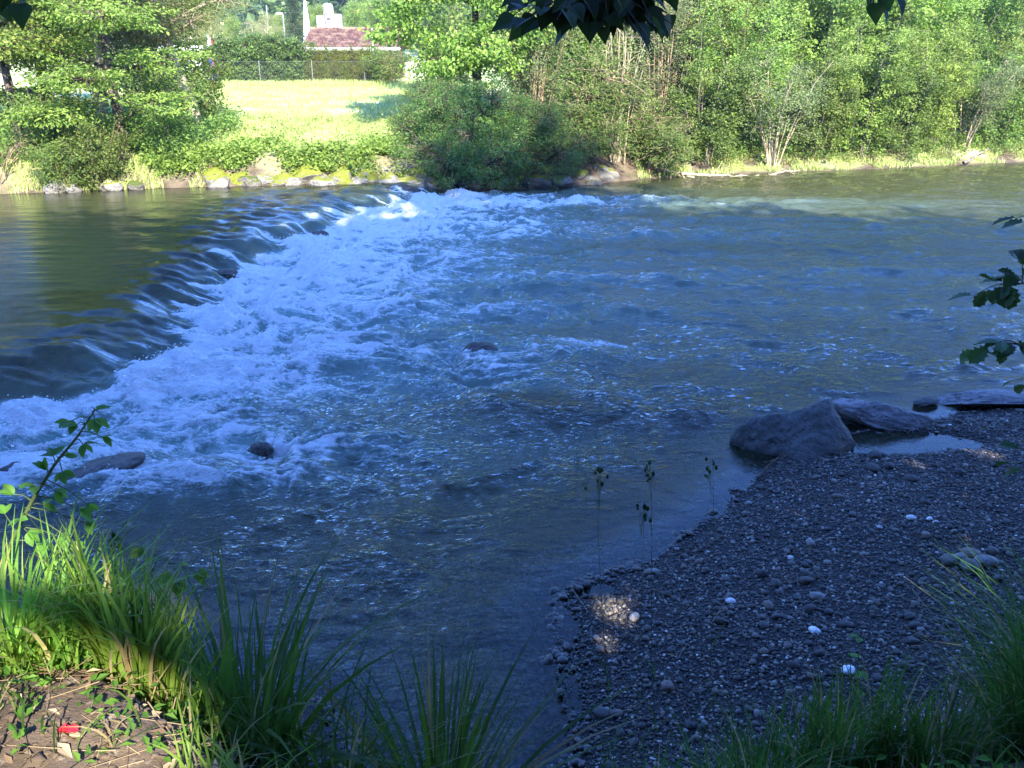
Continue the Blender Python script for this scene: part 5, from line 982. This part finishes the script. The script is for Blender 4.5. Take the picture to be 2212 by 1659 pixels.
a_ = rng.uniform(0, 6.28, N - N // 2); d_ = np.stack([np.cos(a_), np.sin(a_), rng.normal(0, .06, len(a_))], 1) * rng.uniform(.04, .22, (len(a_), 1)); V2, F2 = twigs(C[N // 2:] - d_, C[N // 2:] + d_, .004, .002)
tag(mesh_obj('leaf_litter', np.vstack([V, V2]), [F[0], F2[0] + len(V)], M['litter'], None, False, fattrs={'tone': rng.uniform(0, .5, N // 2 + len(F2[0]))}), 'dead leaves and twigs strewn over the gravel', 'leaf litter', kind='stuff')
# bramble cane
def cane(name, pts, r, label, cat, leaves, size, kind, mat, seed, bark='stem_green', prick=0):
    rng = np.random.default_rng(seed); P = np.array(pts, float); o0 = P[0].copy(); root = empty(name, o0); P = P - o0; k = len(P); tt = np.linspace(0, k - 1, 6 * k)
    c = np.stack([np.interp(tt, np.arange(k), P[:, a]) for a in range(3)], 1); 
    for _ in range(3): c[1:-1] = (c[:-2] + 2 * c[1:-1] + c[2:]) / 4
    mb = MB(); mb.add(*tube(c, np.linspace(r, r * .35, len(c)), 7)); lf = MB()
    if prick: i = rng.integers(0, len(c), prick); d = unit(rng.normal(size=(prick, 3))); mb.add(*twigs(c[i], c[i] + d * r * 2.4, r * .35, r * .03))
    for (px, py, n_) in leaves:
        e = at(px, py, o0[1] + rng.normal(0, .04)) - o0; s = c[np.argmin(np.linalg.norm(c - e, axis=1))]; mb.add(*tube([s, (s + e) / 2 + [0, 0, .01], e], np.array([r * .3, r * .25, r * .2]), 5)); ax = unit(e - s + np.array([0, 0, 1e-4])); sd = np.cross(ax, [0, -.5, 1.0])
        for q in range(n_):
            d = ax + (0, 1.1, -1.1)[q % 3] * sd + rng.normal(0, .12, 3); place_leaves(lf, kind, [e], [d], [np.array([0, -.3, 1.0]) + rng.normal(0, .2, 3)], [size * rng.uniform(.8, 1.15)], [rng.uniform(.2, .85)])
    mb.build('stem', M[bark], root, True); lf.build('leaves', M[mat], root); return tag(root, label, cat)
Yc = 2.75
cane('bramble', [at(-20, 1330, Yc), at(20, 1180, Yc), at(70, 1080, Yc), at(120, 1000, Yc), at(170, 940, Yc), at(205, 885, Yc)], .0085, 'bramble cane arching up at the left edge in front of the rapids', 'bramble',
     [(210, 885, 3), (165, 918, 3), (222, 945, 3), (150, 912, 2), (100, 1015, 3), (135, 1020, 3), (30, 1068, 2), (120, 1062, 3), (172, 1100, 3), (185, 1130, 3), (10, 1110, 2), (130, 1160, 3), (80, 1178, 3), (190, 1090, 2), (160, 1170, 2), (205, 905, 3), (180, 960, 3), (115, 985, 3), (140, 985, 2), (75, 1050, 3), (95, 1090, 3), (45, 1120, 3), (60, 1150, 3)], .050, 'oval', 'leaf_bramble', 5, prick=60)
cane('leafy_weed', [at(300, 1330, 2.7), at(320, 1250, 2.7), at(340, 1210, 2.7)], .004, 'leafy weed with rounded leaves poking above the sunlit grass', 'weed', [(325, 1215, 2), (395, 1220, 1), (430, 1238, 2), (350, 1245, 2), (300, 1200, 2), (385, 1262, 2)], .045, 'heart', 'leaf_bramble', 6)
cane('dock_plant', [at(25, 1480, 2.3), at(28, 1420, 2.3), at(30, 1370, 2.3)], .005, 'broad-leaved dock plant at the left edge in the sunlit grass', 'weed', [(35, 1350, 2), (15, 1400, 2), (48, 1385, 2), (20, 1460, 1)], .075, 'oval', 'leaf_bramble', 7)
cane('dock_plant', [at(1690, 1700, 3.2), at(1692, 1650, 3.2), at(1700, 1600, 3.2)], .005, 'broad dark dock leaves in the lower right grass', 'weed', [(1690, 1610, 2), (1720, 1640, 2), (1660, 1640, 2), (1930, 1600, 2)], .12, 'oval', 'leaf_near', 8)
cane('tall_weed', [at(1850, 1640, 3.5), at(1850, 1500, 3.5), at(1857, 1370, 3.5)], .004, 'slender upright weed with narrow leaves on the lower right gravel edge', 'weed', [(1855, 1375, 2), (1845, 1420, 2), (1862, 1450, 2), (1850, 1500, 2)], .06, 'oval', 'leaf_bramble', 9)
def seed_stem(px0, py0, px1, py1, Y_, label, seed):
    rng = np.random.default_rng(seed); b = at(px0, py0, Y_); b[2] = max(b[2], gz1(b[0], Y_) - .02) if py0 < 1650 else gz1(b[0], Y_) - .02; t_ = at(px1, py1, Y_); root = empty('seed_grass', b); L = t_ - b
    P = np.array([L * q + np.array([.012 * math.sin(q * 5 + seed), 0, 0]) for q in np.linspace(0, 1, 12)]); mb = MB(); mb.add(*tube(P, np.linspace(.0020, .0010, 12), 5)); mb.build('stalk', M['stem_green'], root, True)
    mb = MB()
    for q in range(9):
        c_ = L + np.array([rng.normal(0, .018), rng.normal(0, .012), -rng.uniform(0, .085)]); V, F = ico(2); mb.add(V * np.array([.0055, .005, .009]) * rng.uniform(.7, 1.3) * (1 + rng.normal(0, .15, (len(V), 1))) + c_, [F]); mb.add(*tube([L * (1 - .09 * rng.random()), c_], np.array([.0008, .0006]), 4, False))
    mb.build('seed_head', M['leaf_near'], root, True)
    V, F, s_ = blades(np.array([L * .35, L * .5]), np.array([.28, .22]), rng, (.6, .9), .006, 5); mesh_obj('blade', V, F, M['grass_shaded'], root, fattrs={'tone': np.full(10, .3)})
    tag(root, label, 'seed grass', 'seed-headed grass stalks')
seed_stem(1350, 1655, 1290, 1010, 3.15, 'left one of the tall seed-headed stalks in front of the water', 1)
seed_stem(1440, 1655, 1404, 998, 3.2, 'tallest middle seed-headed stalk in front of the water', 2)
seed_stem(1390, 1655, 1385, 1085, 3.25, 'thin short seed-headed stalk between the two tall ones', 3)
seed_stem(1545, 1655, 1537, 990, 3.3, 'right one of the tall seed-headed stalks above the gravel tip', 4)
seed_stem(232, 1330, 248, 1150, 2.65, 'brown seed stalk above the sunlit grass beside the bramble', 5)
# litter
M['red_plastic'] = plain_mat('red_plastic', (0.60, 0.02, 0.03), 0.4, 0.4, 0.1); M['white_scrap'] = plain_mat('white_scrap', (0.75, 0.77, 0.8), 0.5, 0.3, 0.05)
def scrap(px, py, zg, size, mat, label, cat, seed):
    p = on(px, py, zg)
    for _ in range(4): p = on(px, py, gz1(p[0], p[1]) + .012)
    rng = np.random.default_rng(seed); n = 9; U = np.linspace(-1, 1, n); A, B_ = np.meshgrid(U, U); V = np.stack([A.ravel() * size * (1 - .15 * B_.ravel() ** 2), B_.ravel() * size * .6 * (1 - .2 * np.abs(A.ravel())), size * .22 * fbm(A.ravel() * 1.5 + seed, B_.ravel() * 1.5, seed, 2) + size * .1], 1); V[:, :2] += rng.normal(0, size * .03, (n * n, 2)); V2 = V - np.array([0, 0, .002]); i = np.arange(n - 1)[:, None] * n + np.arange(n - 1)[None]; Q_ = np.stack([i, i + 1, i + n + 1, i + n], -1).reshape(-1, 4)
    o = mesh_obj(cat.replace(' ', '_'), np.vstack([V, V2]), [Q_, Q_[:, ::-1] + n * n], M[mat], None, True); o.location = [float(q) for q in p]; tag(o, label, cat)
scrap(148, 1575, 2.35, .022, 'red_plastic', 'small red plastic scrap lying on the bare earth', 'plastic scrap', 2)

# ------------------------------------------------------------------ haze
m, nt, out = new_mat('haze_air'); pv = nt.nodes.new('ShaderNodeVolumePrincipled'); pv.inputs['Color'].default_value = (0.85, 0.92, 1.0, 1); pv.inputs['Density'].default_value = 0.0005; pv.inputs['Anisotropy'].default_value = 0.2
nt.links.new(pv.outputs[0], out.inputs['Volume'])
V, F = box((0, 500, 49), (1500, 1500, 102)); o = mesh_obj('haze', V, F, m); tag(o, 'thin pale haze in the valley air', 'haze', kind='stuff')
